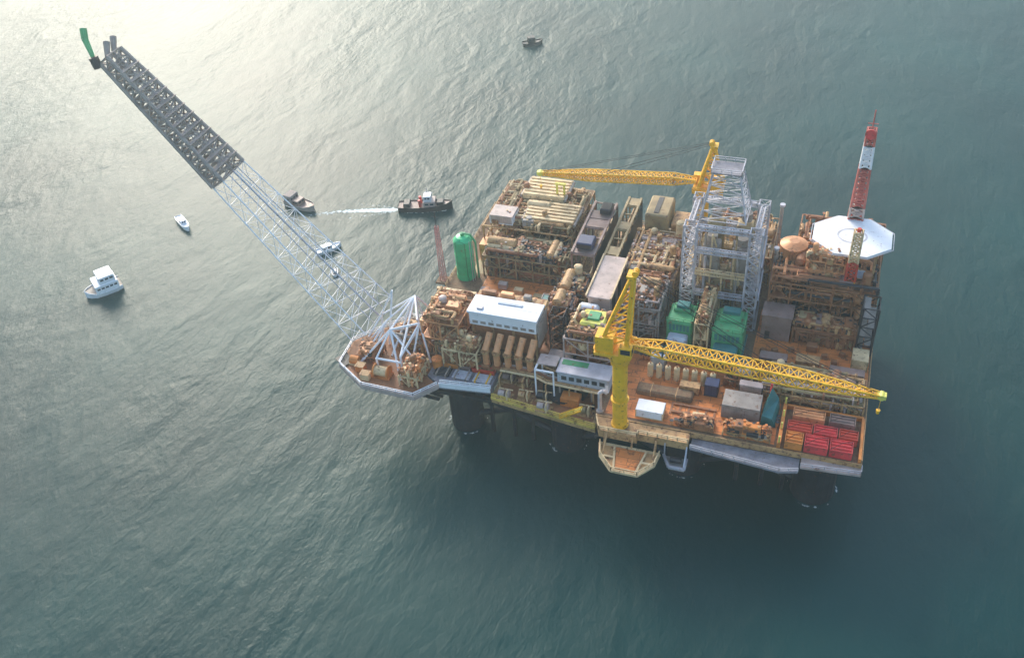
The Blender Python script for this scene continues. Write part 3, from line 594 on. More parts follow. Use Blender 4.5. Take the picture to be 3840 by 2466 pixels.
# containers behind the crane pedestal, left
container('cargo_container', 'pale cream container, leftmost of the row behind the sunken front deck', 34.2, 40, 3.4+9.2, 7.4+8, 22.06, 3.0, 'pink', 'cream')
t = Thing('control_cabin', 'long pale blue grey cabin block behind the sunken deck, left of the crane pedestal', 'cabin', (44,7.6,22))
t.part('wall', MB().box(38.6,51.4,6.2,11,22.4,26.4), 'bluegrey'); t.part('roof', MB().bev(38.3,51.7,5.9,11.3,26.4,26.75,.1), 'pale'); t.part('roof_panel', MB().box(39,45.5,8.8,10.6,26.76,26.82), 'lgreen')
t.part('leg', (lambda q: [q.beam((x,6.5,18.06),(x,6.5,22.4),.4) for x in (39,43,47,49.4)] and q)(MB()), 'grey')
t.part('window', (lambda q: [q.box(39.6+i*1.9,40.9+i*1.9,6.14,6.19,24.2,25.4) for i in range(6)] and q)(MB()), 'glass'); t.part('door', MB().box(50.6,51.3,6.12,6.19,22.5,24.8), 'white')
t = Thing('shelter', 'off white pipe framed shelter at the left end of the blue grey cabin block', 'shelter', (35.6,8,22))
t.part('frame', (lambda q: [q.beam((x,y,18.06 if y < 12 else 22),(x,y,27),.35) for x in (33.4,38) for y in (5,10.4)] and q.beam((33.4,5,27),(38,5,27),.4).beam((33.4,10.4,27),(38,10.4,27),.4).beam((33.4,5,27),(33.4,10.4,27),.4))(MB()), 'white')
t.part('roof', MB().box(33.2,38.1,7,10.6,27.1,27.4), 'pink')

# ---------------------------------------------------------------- back left
t = Thing('green_vessel', 'tall bright green vertical vessel with domed top at the left edge of the deck', 'tank', (1.2,41,22))
t.part('shell', MB().cyl((1.2,41,23),(1.2,41,34.6),2.6,n=32,dome=1.2), 'green', smooth=False)
t.part('skirt', MB().cyl((1.2,41,22.02),(1.2,41,23.4),2.7,n=32), 'green'); t.part('top_nozzle', MB().cyl((1.2,41,35.6),(1.2,41,36.6),.5,n=10).path([(1.2,41,36.4),(3.6,41,36.4),(4.9,41,34.2),(4.9,41,22.1)],.3,8), 'lgreen')
for z in (26,30,34): t.part('hoop', MB().cyl((1.2,41,z),(1.2,41,z+.18),2.68,n=32), 'green')
t.part('ladder_rung', MB().beam((4.1,39.3,30),(4.3,39.6,30),.1), 'pale'); t.part('ladder', MB().beam((3.9,39,22.1),(3.9,39,35.4),.14).beam((4.3,39.6,22.1),(4.3,39.6,35.4),.14), 'pale'); t.o.location.y += 1.2
t = Thing('radio_mast', 'thin dull red lattice mast at the far left edge, left of the green vessel', 'mast', (-4.6,39,22))
t.part('outrigger', MB().box(-6.4,-3.05,37.4,40.6,21.4,21.98), 'grate')
def sq(x, y, z, h_): return [(x-h_,y-h_,z),(x+h_,y-h_,z),(x+h_,y+h_,z),(x-h_,y+h_,z)]
t.part('lattice', MB().truss(sq(-4.6,39,22,.7), sq(-4.6,39,40,.4), 10, .10, .05), 'pinkred'); t.part('antenna', MB().cyl((-4.6,39,40),(-4.6,39,44.5),.12,n=6).cyl((-5.6,39,43),(-3.6,39,43),.08,n=5), 'dark')
container('cargo_container', 'rusty orange container behind the green vessel', 2.5, 7.5, 50, 54, 22.06, 5.4, 'copper', 'orange')
module('manifold_module', 'dark brown manifold module between the green vessel and the tan cooler stack', 'module', 6, 30, 43.5, 52, 22, 29, 21, frame='olive', levels=2, npipe=60, nves=9, nbox=8, pipes=('olive','brown','grey','dark'), boxm=('olive','dark','brown'), topcover=.2)
module('scrubber_module', 'low row of orange and tan vessels behind the white roofed compressor house', 'module', 10, 30, 27, 32, 22, 25, 22, frame='orange', levels=1, npipe=26, nves=6, pipes=('orange','tan','brown'), ves=('cream','orange','tan'), topcover=.15)
for i, (x, y, mt, lb) in enumerate(((9,36,'pink','pinkish tool box near the green vessel on the orange deck'),(13,39.5,'pink','pinkish tool box in the middle of the orange deck patch'),(18,38,'cream','cream tool box in the middle of the orange deck patch'),(24,36.5,'olive','olive tool box at the right end of the orange deck patch'),(8.5,33,'red','red tool box nearest the green vessel'))):
    T2 = Thing('tool_box', lb, 'box', (x,y,22)); T2.part('body', MB().box(x-1.2,x+1.2,y-.8,y+.8,22.06,23.4), mt); T2.part('lid', MB().bev(x-1.25,x+1.25,y-.85,y+.85,23.42,23.65,.08), mt)
# coolers
def cooler(name, label, x0, x1, y0, y1, z0, z1, m='tan', fins=8, fans=0, along='x', group=None, cat='cooler'):
    T = Thing(name, label, cat, ((x0+x1)/2,(y0+y1)/2,z0), group)
    q = MB()
    for x in (x0+.3,(x0+x1)/2,x1-.3):
        for y in (y0+.3,y1-.3): q.beam((x,y,z0),(x,y,z1-1.6),.4)
    T.part('leg', q, m); T.part('bank', MB().box(x0,x1,y0,y1,z1-1.6,z1-.3), m)
    q = MB()
    for i in range(fins):
        if along == 'x': y = y0+(y1-y0)*(i+.5)/fins; q.box(x0+.2,x1-.2,y-(y1-y0)/fins*.28,y+(y1-y0)/fins*.28,z1-.3,z1)
        else: x = x0+(x1-x0)*(i+.5)/fins; q.box(x-(x1-x0)/fins*.28,x+(x1-x0)/fins*.28,y0+.2,y1-.2,z1-.3,z1)
    T.part('tube_rows', q, 'cream')
    for k in range(fans):
        if along == 'x': cx = x0+(x1-x0)*(k+.5)/fans; cy = (y0+y1)/2; rr = min((x1-x0)/fans,(y1-y0))*.36
        else: cy = y0+(y1-y0)*(k+.5)/fans; cx = (x0+x1)/2; rr = min((y1-y0)/fans,(x1-x0))*.36
        f_ = T.part('fan_ring', MB().cyl((cx,cy,z1),(cx,cy,z1+.8),rr,n=20), m); T.part('fan', MB().cyl((cx,cy,z1+.8),(cx,cy,z1+.82),rr*.86,n=20), 'dark', parent=f_)
    T.part('header', MB().cyl((x0-.2,y0,z1-.9),(x0-.2,y1,z1-.9),.45,n=10).cyl((x1+.2,y0,z1-.9),(x1+.2,y1,z1-.9),.45,n=10), 'grey')
    return T
cooler('cooler_bank', 'beige finned cooler bank at the back left, highest and farthest of the stack', 10.5, 23, 66, 76, 32.2, 35.6, 'cream', 6)
cooler('cooler_bank', 'tan finned cooler bank in front of the highest one at the back left', 14, 28.6, 56, 65.4, 32.2, 34.6, 'tan', 6)
module('process_module', 'beige piping module at the back left corner under the cooler banks', 'module', 3, 29, 53.2, 77, 22, 32, 23, frame='tan', levels=2, npipe=60, nves=9, nbox=8, pipes=('cream','tan','olive'), bay=6, topcover=.35)
container('site_cabin', 'small white cabin with a dark window on the left of the cooler banks', 4.6, 11.4, 54.5, 60, 32.25, 2.6, 'pink', 'white', cat='cabin')
t = Thing('platform_crane_rest', 'tan boom rest post under the tip of the far yellow crane', 'boom rest', (22,68.6,32)); [t.part('post', MB().beam((x,68,35.62),(x,68,38.8),.5), 'lemon') for x in (20.5,22.6)]; t.part('saddle', MB().box(20,23.1,67.5,68.5,38.8,39.2), 'lemon')

# ---------------------------------------------------------------- middle lanes running away from the camera
def trough(name, label, x0, x1, y0, y1, z0, z1, m, cover, seed, cat='module'):
    T = Thing(name, label, cat, ((x0+x1)/2,(y0+y1)/2,z0)); q = MB(); n = int((y1-y0)/4)
    for k in range(n+1):
        y = y0+(y1-y0)*k/n
        q.beam((x0,y,z0),(x0,y,z1),.4).beam((x1,y,z0),(x1,y,z1),.4).beam((x0,y,z1),(x1,y,z1),.35)
    q.box(x0-.3,x0+.3,y0,y1,z1+.05,z1+.7).box(x1-.3,x1+.3,y0,y1,z1+.05,z1+.7)
    T.part('frame', q, m); T.part('side_panel', MB().box(x1+.31,x1+.4,y0,y1,z0+.5,z1-.5), 'dark')
    for k in range(n):
        if k not in cover: T.part('roof_panel', MB().box(x0+.35,x1-.35,y0+(y1-y0)*k/n+.2,y0+(y1-y0)*(k+1)/n-.2,z1+.1,z1+.4), m)
    rn = random.Random(seed)
    for _ in range(4):
        x = rn.uniform(x0+.8,x1-.8); T.part('pipe', MB().cyl((x,y0,z0+rn.uniform(2,z1-z0-1.5)),(x,y1,z0+rn.uniform(2,z1-z0-1.5)),rn.uniform(.25,.5),n=8), rn.choice(('tan','olive','cream')))
    return T
trough('turbine_hall', 'long lilac grey roofed hall with two dark openings, running away behind the piping', 32.2, 38.2, 42, 67, 22, 35, 'purple', (1,2,5), 31, 'hall')
trough('pipe_rack', 'yellowish pipe rack lane to the right of the lilac grey hall', 40.2, 43.6, 42, 74, 22, 33, 'olive', (0,2,3,5,6), 32, 'pipe rack')
t = Thing('air_intake', 'black square air intake on the near end of the lilac grey hall', 'air intake', (35,45.5,35)); t.part('hood', MB().bev(33,37.4,43.5,48,35.75,37.6,.3), 'navy'); t.part('grille', MB().box(33.2,37.2,43.42,43.49,35.9,37.3), 'dark')
t = Thing('air_intake', 'smaller black air intake at the far end of the lilac grey hall', 'air intake', (37.5,62.5,35)); t.part('hood', MB().bev(34.9,38,60.5,64.5,35.75,37.4,.3), 'dark'); t.part('grille', MB().box(35,37.9,60.42,60.49,35.9,37.1), 'dark')
module('separator_module', 'beige separator module between the yellowish pipe rack and the pale lattice tower', 'module', 45.5, 59.5, 42, 62, 22, 31, 33, frame='tan', levels=2, npipe=50, nves=8, nbox=7, pipes=('cream','tan','pink'), ves=('cream','tan'), plate='tan', topcover=.4)
t = Thing('heater_house', 'tall tan box shaped heater with a dark slot, behind the beige separator module', 'heater', (53,67,22)); t.part('wall', MB().bev(47,53.5,63,73,22.1,36,.4), 'olive'); t.part('slot', MB().box(49.2,50.6,64,72,36.02,36.12), 'dark'); t.part('annex', MB().bev(54,59,64,71,22.1,33,.3), 'tan')
t = Thing('knockout_drum', 'cream upright drum right of the tall tan heater', 'tank', (57.5,60,31)); t.part('shell', MB().cyl((57.5,60.6,31.3),(57.5,60.6,36.2),1.3,n=18,dome=.6), 'cream'); t.part('support', MB().box(56.3,58.7,59.4,61.8,31.17,31.5), 'tan')
t = Thing('cable_duct_house', 'long pinkish beige flat roofed duct house pointing away in the middle of the deck', 'building', (43.3,36,22))
t.part('wall', MB().box(40.6,46.2,27.5,44.5,24.2,33.4), 'pink'); rf = t.part('roof', MB().bev(40.2,46.6,27,45,33.4,33.9,.12), 'pink'); t.part('roof_edge', MB().box(40.0,40.4,27,45,33.92,34.3).box(46.4,46.8,27,45,33.92,34.3), 'cream', parent=rf)
t.part('support', (lambda q: [q.beam((x,y,22.06),(x,y,24.2),.4) for x in (41,46) for y in (28,36,44)] and q)(MB()), 'dark'); t.part('vent', MB().box(46.21,46.3,30,33,28,32).box(46.21,46.3,36,39,28,32), 'dark')
module('pump_module', 'dark olive pump module left of the pinkish beige duct house', 'module', 30.8, 39, 30, 40.5, 22, 30, 34, frame='olive', levels=2, npipe=36, nves=4, nbox=6, pipes=('olive','tan','dark'), boxm=('dark','olive'), topcover=.15)
module('metering_module', 'grey metering module with small dark boxes right of the pinkish beige duct house', 'module', 48.4, 58.6, 28, 40.5, 22, 32, 35, frame='grey', levels=2, npipe=34, nves=4, nbox=8, pipes=('grey','pink','brown'), boxm=('grey','dark','pink','purple'), plate='purple', topcover=.3)
t = Thing('air_receiver', 'short white domed tank in front of the pinkish beige duct house', 'tank', (41.5,26,22)); t.part('shell', MB().cyl((39.4,25.4,31.2),(43.4,25.4,31.2),1.5,n=20,dome=.7), 'white'); t.part('saddle', MB().box(39.7,40.2,24.3,26.5,22.06,30.2).box(42.5,43,24.3,26.5,22.06,30.2), 'grey')
module('generator_module', 'yellow green topped generator module left of the tall yellow crane frame', 'module', 38.4, 50.5, 13, 24, 22, 31.5, 36, frame='pink', levels=2, npipe=40, nves=5, nbox=8, pipes=('tan','dark','brown'), boxm=('purple','dark','brown'), plate='brown', topcover=.1)
t = Thing('generator', 'pale yellow green generator on top of the module left of the crane frame', 'generator', (44.5,19.5,31.5)); t.part('housing', MB().bev(41.4,47.6,16.4,22.4,31.7,34.2,.5), 'lemon'); t.part('hatch', MB().bev(43,46,18,21,34.22,34.7,.15), 'lgreen'); t.part('pipe', MB().path([(41.2,17,32),(40,17,34.5),(40,22.5,34.5)],.35,8), 'cream')
t = Thing('stair_tower', 'dark narrow stair tower between the white roofed compressor house and the generator module', 'stair', (35,20,22))
q = MB().truss(sq(35,20,22.1,1.8), sq(35,20,33.5,1.8), 4, .2, .1, cross=False); t.part('frame', q, 'dark')
for k in range(4): t.part('flight', MB().add([(33.4,19+(k%2)*1.2,22.2+k*2.8),(33.4,20+(k%2)*1.2,22.2+k*2.8),(36.6,20+(k%2)*1.2,25+k*2.8),(36.6,19+(k%2)*1.2,25+k*2.8)], [(0,1,2,3)]).beam((33.4,19+(k%2)*1.2,22.3+k*2.8),(36.6,19+(k%2)*1.2,25.1+k*2.8),.2), 'brown')
module('chemical_module', 'dark reddish brown module behind the stair tower with purple tinted boxes', 'module', 30.5, 37.5, 22.5, 29, 22, 31, 37, frame='brown', levels=2, npipe=26, nves=3, nbox=5, pipes=('brown','purple','dark'), boxm=('purple','brown'), topcover=.3)
t = Thing('chemical_tote', 'small dark green tote on the deck behind the white roofed compressor house', 'box', (28.5,30,22)); t.part('tank', MB().bev(27.6,30,29.4,31.4,25.4,28.8,.15), 'teal'); t.part('cage', MB().truss([(27.5,29.3,22.1),(30.1,29.3,22.1),(30.1,31.5,22.1),(27.5,31.5,22.1)],[(27.5,29.3,28.9),(30.1,29.3,28.9),(30.1,31.5,28.9),(27.5,31.5,28.9)],2,.08,.06,cross=False), 'pale')

# ---------------------------------------------------------------- grey gantry, derrick and green units
module('turbine_module', 'grey olive turbine module inside the foot of the lattice tower', 'module', 65.4, 77.4, 41, 50.4, 22, 31.3, 41, frame='grey', levels=2, npipe=70, nves=9, nbox=10, pipes=('grey','olive','tan'), ves=('grey','cream','olive'), boxm=('grey','dark','olive'), plate='olive', topcover=.4)
def rc(x0,x1,y0,y1,z): return [(x0,y0,z),(x1,y0,z),(x1,y1,z),(x0,y1,z)]
DK = Thing('lattice_tower', 'tall pale grey open lattice tower standing directly behind the two green turbine houses', 'tower', (71.5,45,22))
TZ = 51.5
for xa, xb, ya, yb in ((61.9,65.1,37.6,40.4),(77.6,80.8,37.6,40.4),(61.9,64.3,50.6,53),(77.9,80.6,50.6,53)):
    DK.part('corner_leg', MB().truss(rc(xa,xb,ya,yb,22.1), rc(xa+.1,xb-.1,ya+.1,yb-.1,TZ), 12, .22, .10), 'pale')
for z in (31.5, 38, 44.5, 51.2):
    for a, c in (((65.2,39,z),(77.5,39,z)),((64.4,51.8,z),(77.8,51.8,z)),((63.2,40.5,z),(63.2,50.5,z)),((79.2,40.5,z),(79.2,50.5,z))):
        d_ = Vector((0,.5,0)) if a[1] == c[1] else Vector((.5,0,0)); A_ = Vector(a); C_ = Vector(c); u_ = Vector((0,0,1.1))
        DK.part('cross_girder', MB().truss([A_-d_-u_, A_+d_-u_, A_+d_, A_-d_], [C_-d_-u_, C_+d_-u_, C_+d_, C_-d_], 6, .17, .08), 'cream' if z == 38 else 'pale')
for x in (66.2, 73.4):
    for y, zt_ in ((42,43.5),(47.5,46.5)): DK.part('exhaust_duct', MB().bev(x,x+4.2,y,y+4,31.7,zt_,.4), 'grey' if y == 42 else 'olive')
for x in (68.2, 75.6):
    for y, zt_ in ((44,44.2),(49.5,48.2)): DK.part('silencer', MB().cyl((x,y,zt_-.9),(x,y,zt_+1.4),1.3,n=16), 'grey')
DK.part('upper_lattice', MB().truss(rc(65.2,76.2,41,50,TZ), rc(67.2,73.6,43,48,63.5), 5, .22, .10), 'pale')
DK.part('top_deck', MB().box(66.8,74,42.6,48.4,63.6,63.9), 'grateg'); DK.part('handrail', MB().rail([(66.8,42.6,63.9),(74,42.6,63.9),(74,48.4,63.9),(66.8,48.4,63.9),(66.8,42.6,63.9)],w=.14), 'pale')
DK.part('stair', MB().path([(81.2,38,22.2),(81.2,44,27),(81.2,38,32),(81.2,44,37),(81.2,38,42),(81.2,44,47),(81.2,38,51)],.22,5), 'pale')
pq = random.Random(77)
for k in range(10):
    x = pq.uniform(65.5,77); y = pq.uniform(39.8,41.4); DK.part('riser_pipe', MB().path([(x,y,22.2),(x,y,pq.uniform(33,49)),(x+pq.uniform(-2,2),y+3,pq.uniform(33,49))],pq.uniform(.15,.32),7), pq.choice(('grey','pale','olive','cream')))
for i, (x, y, h_) in enumerate(((83.2,58,47),(83.6,49,40))):
    T2 = Thing('exhaust_stack', ('tall thin grey exhaust stack right of the lattice tower, toward the back','shorter thin grey exhaust stack right of the lattice tower')[i], 'stack', (x,y,22)); T2.part('pipe', MB().cyl((x,y,22.06),(x,y,h_),.45,n=12), 'grey'); T2.part('cap', MB().cyl((x,y,h_),(x,y,h_+.6),.7,n=12), 'pale')
module('compressor_module', 'olive and tan compressor module behind the lattice tower at the back edge', 'module', 64, 82, 57, 76, 22, 31, 43, frame='tan', levels=2, npipe=50, nves=8, nbox=8, pipes=('tan','olive','grey'), ves=('cream','tan'), plate='olive', topcover=.4, bay=6)
def green_unit(name, label, x0, x1, y0, y1, z1, end):
    T = Thing(name, label, 'turbine house', ((x0+x1)/2,(y0+y1)/2,22))
    T.part('skid', MB().box(x0-.4,x1+.4,y0-.4,y1+.4,22.06,23), 'teal'); T.part('wall', MB().bev(x0,x1,y0,y1,23.02,z1,.5), 'lgreen')
    T.part('roof_hatch', MB().bev(x0+1,x1-1,y0+4,y1-1,z1+.02,z1+.9,.3), 'lgreen'); T.part('hood', MB().bev(x0+1.6,x1-1.6,y1-3.6,y1-1.4,z1+.92,z1+1.8,.1), 'teal')
    T.part('front_duct', MB().bev(x0+.8,x1-.8,y0-3,y0-.1,23.1,z1-3,.4), end); q = MB()
    for i in range(6): q.box(x0+.6+(x1-x0-1.2)*i/6+.15,x0+.6+(x1-x0-1.2)*(i+1)/6-.15,y0-.08,y0-.01,z1-2.6,z1-.7)
    T.part('louvre', q, 'teal'); T.part('handrail', MB().rail([(x0,y0,z1),(x1,y0,z1),(x1,y1,z1)],w=.14), 'lgreen'); return T
green_unit('turbine_house', 'light green roofed turbine house with a pale blue front, left one of the green pair', 60.8, 67.2, 26.6, 34.6, 30.4, 'bluegrey')
green_unit('turbine_house', 'larger green roofed turbine house with teal front, right one of the green pair', 72.2, 79.6, 25, 34.6, 30.8, 'teal')
module('scrubber_skid', 'narrow beige skid of piping standing between the two green turbine houses', 'module', 67.9, 71.2, 26, 40, 22, 31.5, 42, frame='cream', levels=2, npipe=22, nves=2, nbox=2, pipes=('cream','olive','tan'), bay=3.4, topcover=.6, plate='cream')
t = Thing('cable_tray', 'dark green painted cable tray running along the front of the green turbine houses', 'cable tray', (71,20.4,22)); t.part('tray', MB().box(58.5,82,19.2,19.8,26.2,26.6).box(58.5,82,21,21.6,26.2,26.6).box(58.5,82,19.8,21,26.2,26.3), 'teal'); t.part('post', (lambda q: [q.beam((x,20.3,22.06),(x,20.3,26.2),.35) for x in (59,66,73,81)] and q)(MB()), 'tan')

# ---------------------------------------------------------------- right hand side
mB_ = module('process_module', 'big dark brown process module with copper coloured vessels in front of the white helideck', 'module', 83.5, 108.6, 41, 57.5, 22, 36, 51, frame='brown', levels=3, npipe=90, nves=14, nbox=14, pipes=('brown','copper','dark'), ves=('copper','brown','pink'), boxm=('dark','brown','purple','copper'), plate='brown', topcover=.35)
t = Thing('storage_tank', 'round copper coloured tank on top of the brown process module, at its left end', 'tank', (87.5,52.5,36)); t.part('shell', MB().cyl((87.5,52.5,36.2),(87.5,52.5,40),3.4,n=28), 'copper'); t.part('roof', MB().cyl((87.5,52.5,40),(87.5,52.5,40.9),3.45,1.2,n=28), 'copper'); t.part('ladder', MB().beam((87.1,49,36.2),(87.1,49,41),.12).beam((87.7,49,36.2),(87.7,49,41),.12), 'cream')
for i, (x, y, lb) in enumerate(((94.2,45.5,'copper coloured upright drum, left one of the near pair on the brown module'),(97.2,46.3,'copper coloured upright drum, right one of the near pair on the brown module'))):
    T2 = Thing('surge_drum', lb, 'tank', (x,y,36)); T2.part('shell', MB().cyl((x,y,36.6),(x,y,38.6),1.15,n=16,dome=.5), 'copper'); T2.part('foot', MB().box(x-1,x+1,y-1,y+1,36.18,36.4), 'brown')
t = Thing('equipment_room', 'dark blue grey equipment room at the left foot of the brown process module', 'building', (86,37.6,22)); t.part('wall', MB().box(83,90,35.5,40.5,22.1,29.5), 'purple'); t.part('roof', MB().bev(82.7,90.3,35.2,40.8,29.5,29.9,.1), 'purple'); t.part('door', MB().box(84,85.2,35.42,35.49,22.2,24.6), 'dark')
module('pipe_stack', 'copper brown pipework cluster rising in front of the left half of the helideck', 'module', 91.2, 100.2, 44.6, 47.4, 36, 41.2, 57, frame='copper', levels=2, npipe=26, nves=3, nbox=3, pipes=('copper','brown','cream'), ves=('copper',), boxm=('copper','tan'), plate='copper', bay=4)
t = Thing('water_tank', 'small blue grey tank on the right part of the brown process module', 'tank', (102.8,46.5,36)); t.part('shell', MB().cyl((101.4,46.2,37.6),(105,46.2,37.6),1.3,n=18,dome=.5), 'bluegrey'); t.part('saddle', MB().box(102,102.5,45.2,47.2,36.18,36.9).box(104,104.5,45.2,47.2,36.18,36.9), 'brown')
t = Thing('stair_tower', 'tall dark stair tower at the right edge of the brown process module', 'stair', (107.5,38,22)); t.part('frame', MB().truss(rc(105.8,109.4,35,40.4,22.1), rc(105.8,109.4,35,40.4,36.5), 5, .25, .14, cross=False), 'dark')
for k in range(5): t.part('flight', MB().add([(106+(k%2)*1.6,35.4,22.2+k*2.8),(107.4+(k%2)*1.6,35.4,22.2+k*2.8),(107.4+(k%2)*1.6,40,25+k*2.8),(106+(k%2)*1.6,40,25+k*2.8)], [(0,1,2,3)]).beam((106+(k%2)*1.6,35.4,22.3+k*2.8),(106+(k%2)*1.6,40,25.1+k*2.8),.2), 'grey')
module('deck_skid', 'low dark brown row of machinery along the front foot of the brown process module', 'module', 90.6, 105.4, 35.6, 40.4, 22, 27, 52, frame='brown', levels=1, npipe=30, nves=4, nbox=7, pipes=('brown','tan','dark'), boxm=('brown','olive','purple'), topcover=.25)
HD = Thing('helideck', 'large white octagonal helideck at the far right behind the brown process module', 'helideck', (100.5,53.5,36))
HX, HY, HZ, HR = 100.8, 53.2, 44.0, 10.0
oc = [(HX+HR*math.cos(R(22.5+45*k)), HY+HR*math.sin(R(22.5+45*k))*.88) for k in range(8)]
HD.part('deck', MB().prism(oc, HZ-.7, HZ), 'white'); HD.part('safety_net', (lambda q: [q.beam((HX+(x-HX)*1.05,HY+(y-HY)*1.05,HZ-.3),(HX+(u-HX)*1.05,HY+(v-HY)*1.05,HZ-.3),.14) for (x,y),(u,v) in zip(oc, oc[1:]+oc[:1])] and [q.beam((x,y,HZ-.4),(HX+(x-HX)*1.05,HY+(y-HY)*1.05,HZ-.3),.12) for x,y in oc] and q)(MB()), 'pale')
q = MB(); nseg = 32
for i in range(nseg):
    a0, a1 = 2*math.pi*i/nseg, 2*math.pi*(i+1)/nseg
    q.add([(HX+3.6*math.cos(a0),HY+3.2*math.sin(a0),HZ+.02),(HX+3.6*math.cos(a1),HY+3.2*math.sin(a1),HZ+.02),(HX+3.1*math.cos(a1),HY+2.7*math.sin(a1),HZ+.02),(HX+3.1*math.cos(a0),HY+2.7*math.sin(a0),HZ+.02)], [(0,3,2,1)])
HD.part('circle_marking', q, 'pale')
q = MB()
for x, y in ((94,48),(107,48),(94,59),(107,59),(100.5,53.5)): q.beam((x,y,36.2),(x,y,HZ-.7),.5)
for (x, y), (u, v) in (((94,48),(107,48)),((94,59),(107,59)),((94,48),(94,59)),((107,48),(107,59))): q.beam((x,y,HZ-1.2),(u,v,36.6),.3).beam((u,v,HZ-1.2),(x,y,36.6),.3)
HD.part('support_frame', q, 'tan')
module('accommodation_frame', 'brown support module standing under the back half of the white helideck', 'module', 88, 109, 58, 72, 22, 36, 53, frame='brown', levels=2, npipe=30, nves=4, nbox=6, pipes=('brown','tan'), bay=7, topcover=.6, plate='tan')
TM = Thing('telecom_mast', 'tall red and white banded lattice mast rising behind the white helideck', 'mast', (101,62,36))
zz = [36.2, 41, 44.5, 47.5, 58.5, 64.5, 68.5]; cc = ['cream','mastred','pink','mastred','white','mastred']
def ms(z): return sq(101.0, 62, z, 1.9-1.0*(z-36)/33)
for k in range(6):
    TM.part('mast_section', MB().truss(ms(zz[k]), ms(zz[k+1]), max(2, int((zz[k+1]-zz[k])/1.5)), .3, .17), cc[k])
    z = (zz[k]+zz[k+1])/2; h_ = 1.9-1.0*(z-36)/33; TM.part('cable_ladder', MB().box(101-h_*.5,101+h_*.5,62-h_*.7,62-h_*.6,zz[k],zz[k+1]-.02), cc[k])
TM.part('antenna', MB().cyl((101,62,68.5),(101,62,73.5),.16,n=6).cyl((99.8,62,70),(102.2,62,70),.12,n=5), 'mastred'); TM.part('dish', MB().cyl((100.9,60.9,68),(100.8,60.2,68),1.1,1.3,n=14), 'crimson')
TM.part('platform', MB().box(99.2,102.8,60.2,63.8,44.2,44.4), 'mastred')
t = Thing('signal_post', 'red, yellow and cream lattice post in front of the white helideck, below the telecom mast', 'post', (102,43.6,36))
for a_, c_, z0_, z1_ in ((1.2,'yellow',36.2,38.2),(1.15,'red',38.2,43.5),(1.0,'cream',43.5,52)): t.part('post_section', MB().truss(sq(101.8,43.6,z0_,a_), sq(101.8,43.6,z1_,a_-.1), max(2,int((z1_-z0_)/1.4)), .28, .16), c_)
t.part('lamp', MB().cyl((101.8,43.6,52),(101.8,43.6,52.8),.5,n=10), 'red')
# objects on the orange deck right
for i, (x0, x1, y0, y1, h_, mt, em, lb) in enumerate(((84,90.5,25.5,28.2,2.4,'purple','navy','purple grey container at the left front of the right orange deck'),(92.5,98,26.5,29.4,2.2,'tan','brown','tan container in the middle front of the right orange deck'),
      (100.5,108.5,24.6,27,2.3,'purple','pink','long purple grey container at the right front of the right orange deck'),(105.2,109,29,33.5,3.2,'cream','olive','cream container at the right edge of the right orange deck'),(94.5,97,33,34.8,1.8,'brown','brown','small brown crate container in the middle of the right orange deck'))):
    container('cargo_container', lb, x0, x1, y0, y1, 22.07, h_, mt, em)
module('pipe_deck', 'beige low frame of stacked pipes under the crane boom at right, behind the red baskets', 'module', 86, 109, 13.5, 22.8, 22, 25, 54, frame='tan', levels=1, npipe=40, nves=2, nbox=8, pipes=('tan','pink','olive'), boxm=('purple','tan','olive'), topcover=.2)

# front right strip
for i in range(8):
    x = 59.5 + i*2.15
    if i == 0:
        g0 = Thing('gas_bottle', 'cream gas bottle in the row of eight right of the crane pedestal', 'gas bottle', (x,15.2,22), 'row of gas bottles under the crane boom')
        g0.part('cylinder', MB().cyl((x,15.2,22.06),(x,15.2,25.8),.72,n=12,dome=.3), 'cream'); g0.part('valve', MB().cyl((x,15.2,26.1),(x,15.2,26.6),.2,n=6), 'brown')
    else:
        c = copy_tree(g0.o); c.location.x = x
for i, (x0, x1, y0, y1, h_, mt, em, lb) in enumerate(((59.2,65.6,.6,4.4,2.3,'white','cream','bright white container on the orange deck right of the crane pedestal'),(59,62.6,17.2,20,4.0,'bluegrey','grey','pale blue grey container behind the crane pedestal, left of the gas bottles'),
    (73.2,76.4,11.5,14.4,3.4,'navy','dark','small dark blue container between the gas bottles and the pale grey container'),(78.2,86.8,5.6,11.0,3.9,'grey','grey','large pale grey container under the crane boom, left of the teal tent'),(81,86.4,13,14.9,4,'pink','dark','pinkish container behind the large pale grey one'),(67.4,72.2,11,13.2,2.2,'tan','brown','low tan container in front of the gas bottles'))):
    container('cargo_container', lb, x0, x1, y0, y1, 22.07, h_, mt, em)
t = Thing('tarp_tent', 'dark teal pointed tarpaulin tent against the right end of the large pale grey container', 'tent', (89,8.5,22))
t.part('canvas', MB().add([(87.2,5.2,22.1),(90.6,5.2,22.1),(90.9,11.6,22.1),(87.2,11.6,22.1),(87.3,5.4,25.0),(89.6,5.4,24.4),(90.4,11.4,25.6),(88.6,11.4,28.4)], [(3,2,1,0),(4,5,6,7),(0,1,5,4),(1,2,6,5),(2,3,7,6),(3,0,4,7)]), 'teal')
t.part('pole', MB().cyl((88.4,11.5,22.1),(88.4,11.5,29.6),.25,n=8), 'crimson')
t = Thing('deck_rails', 'pair of grey skid rails lying across the orange deck behind the bright white container', 'rails', (72,7,22)); t.part('rail', MB().box(67,77,4.0,4.6,22.06,22.5), 'brown'); t.part('rail', MB().box(67,77,6.6,7.2,22.06,22.5), 'brown'); t.part('sleeper', (lambda q: [q.box(66.5+i*2,67+i*2,3.6,7.6,22.06,22.2) for i in range(6)] and q)(MB()), 'brown')
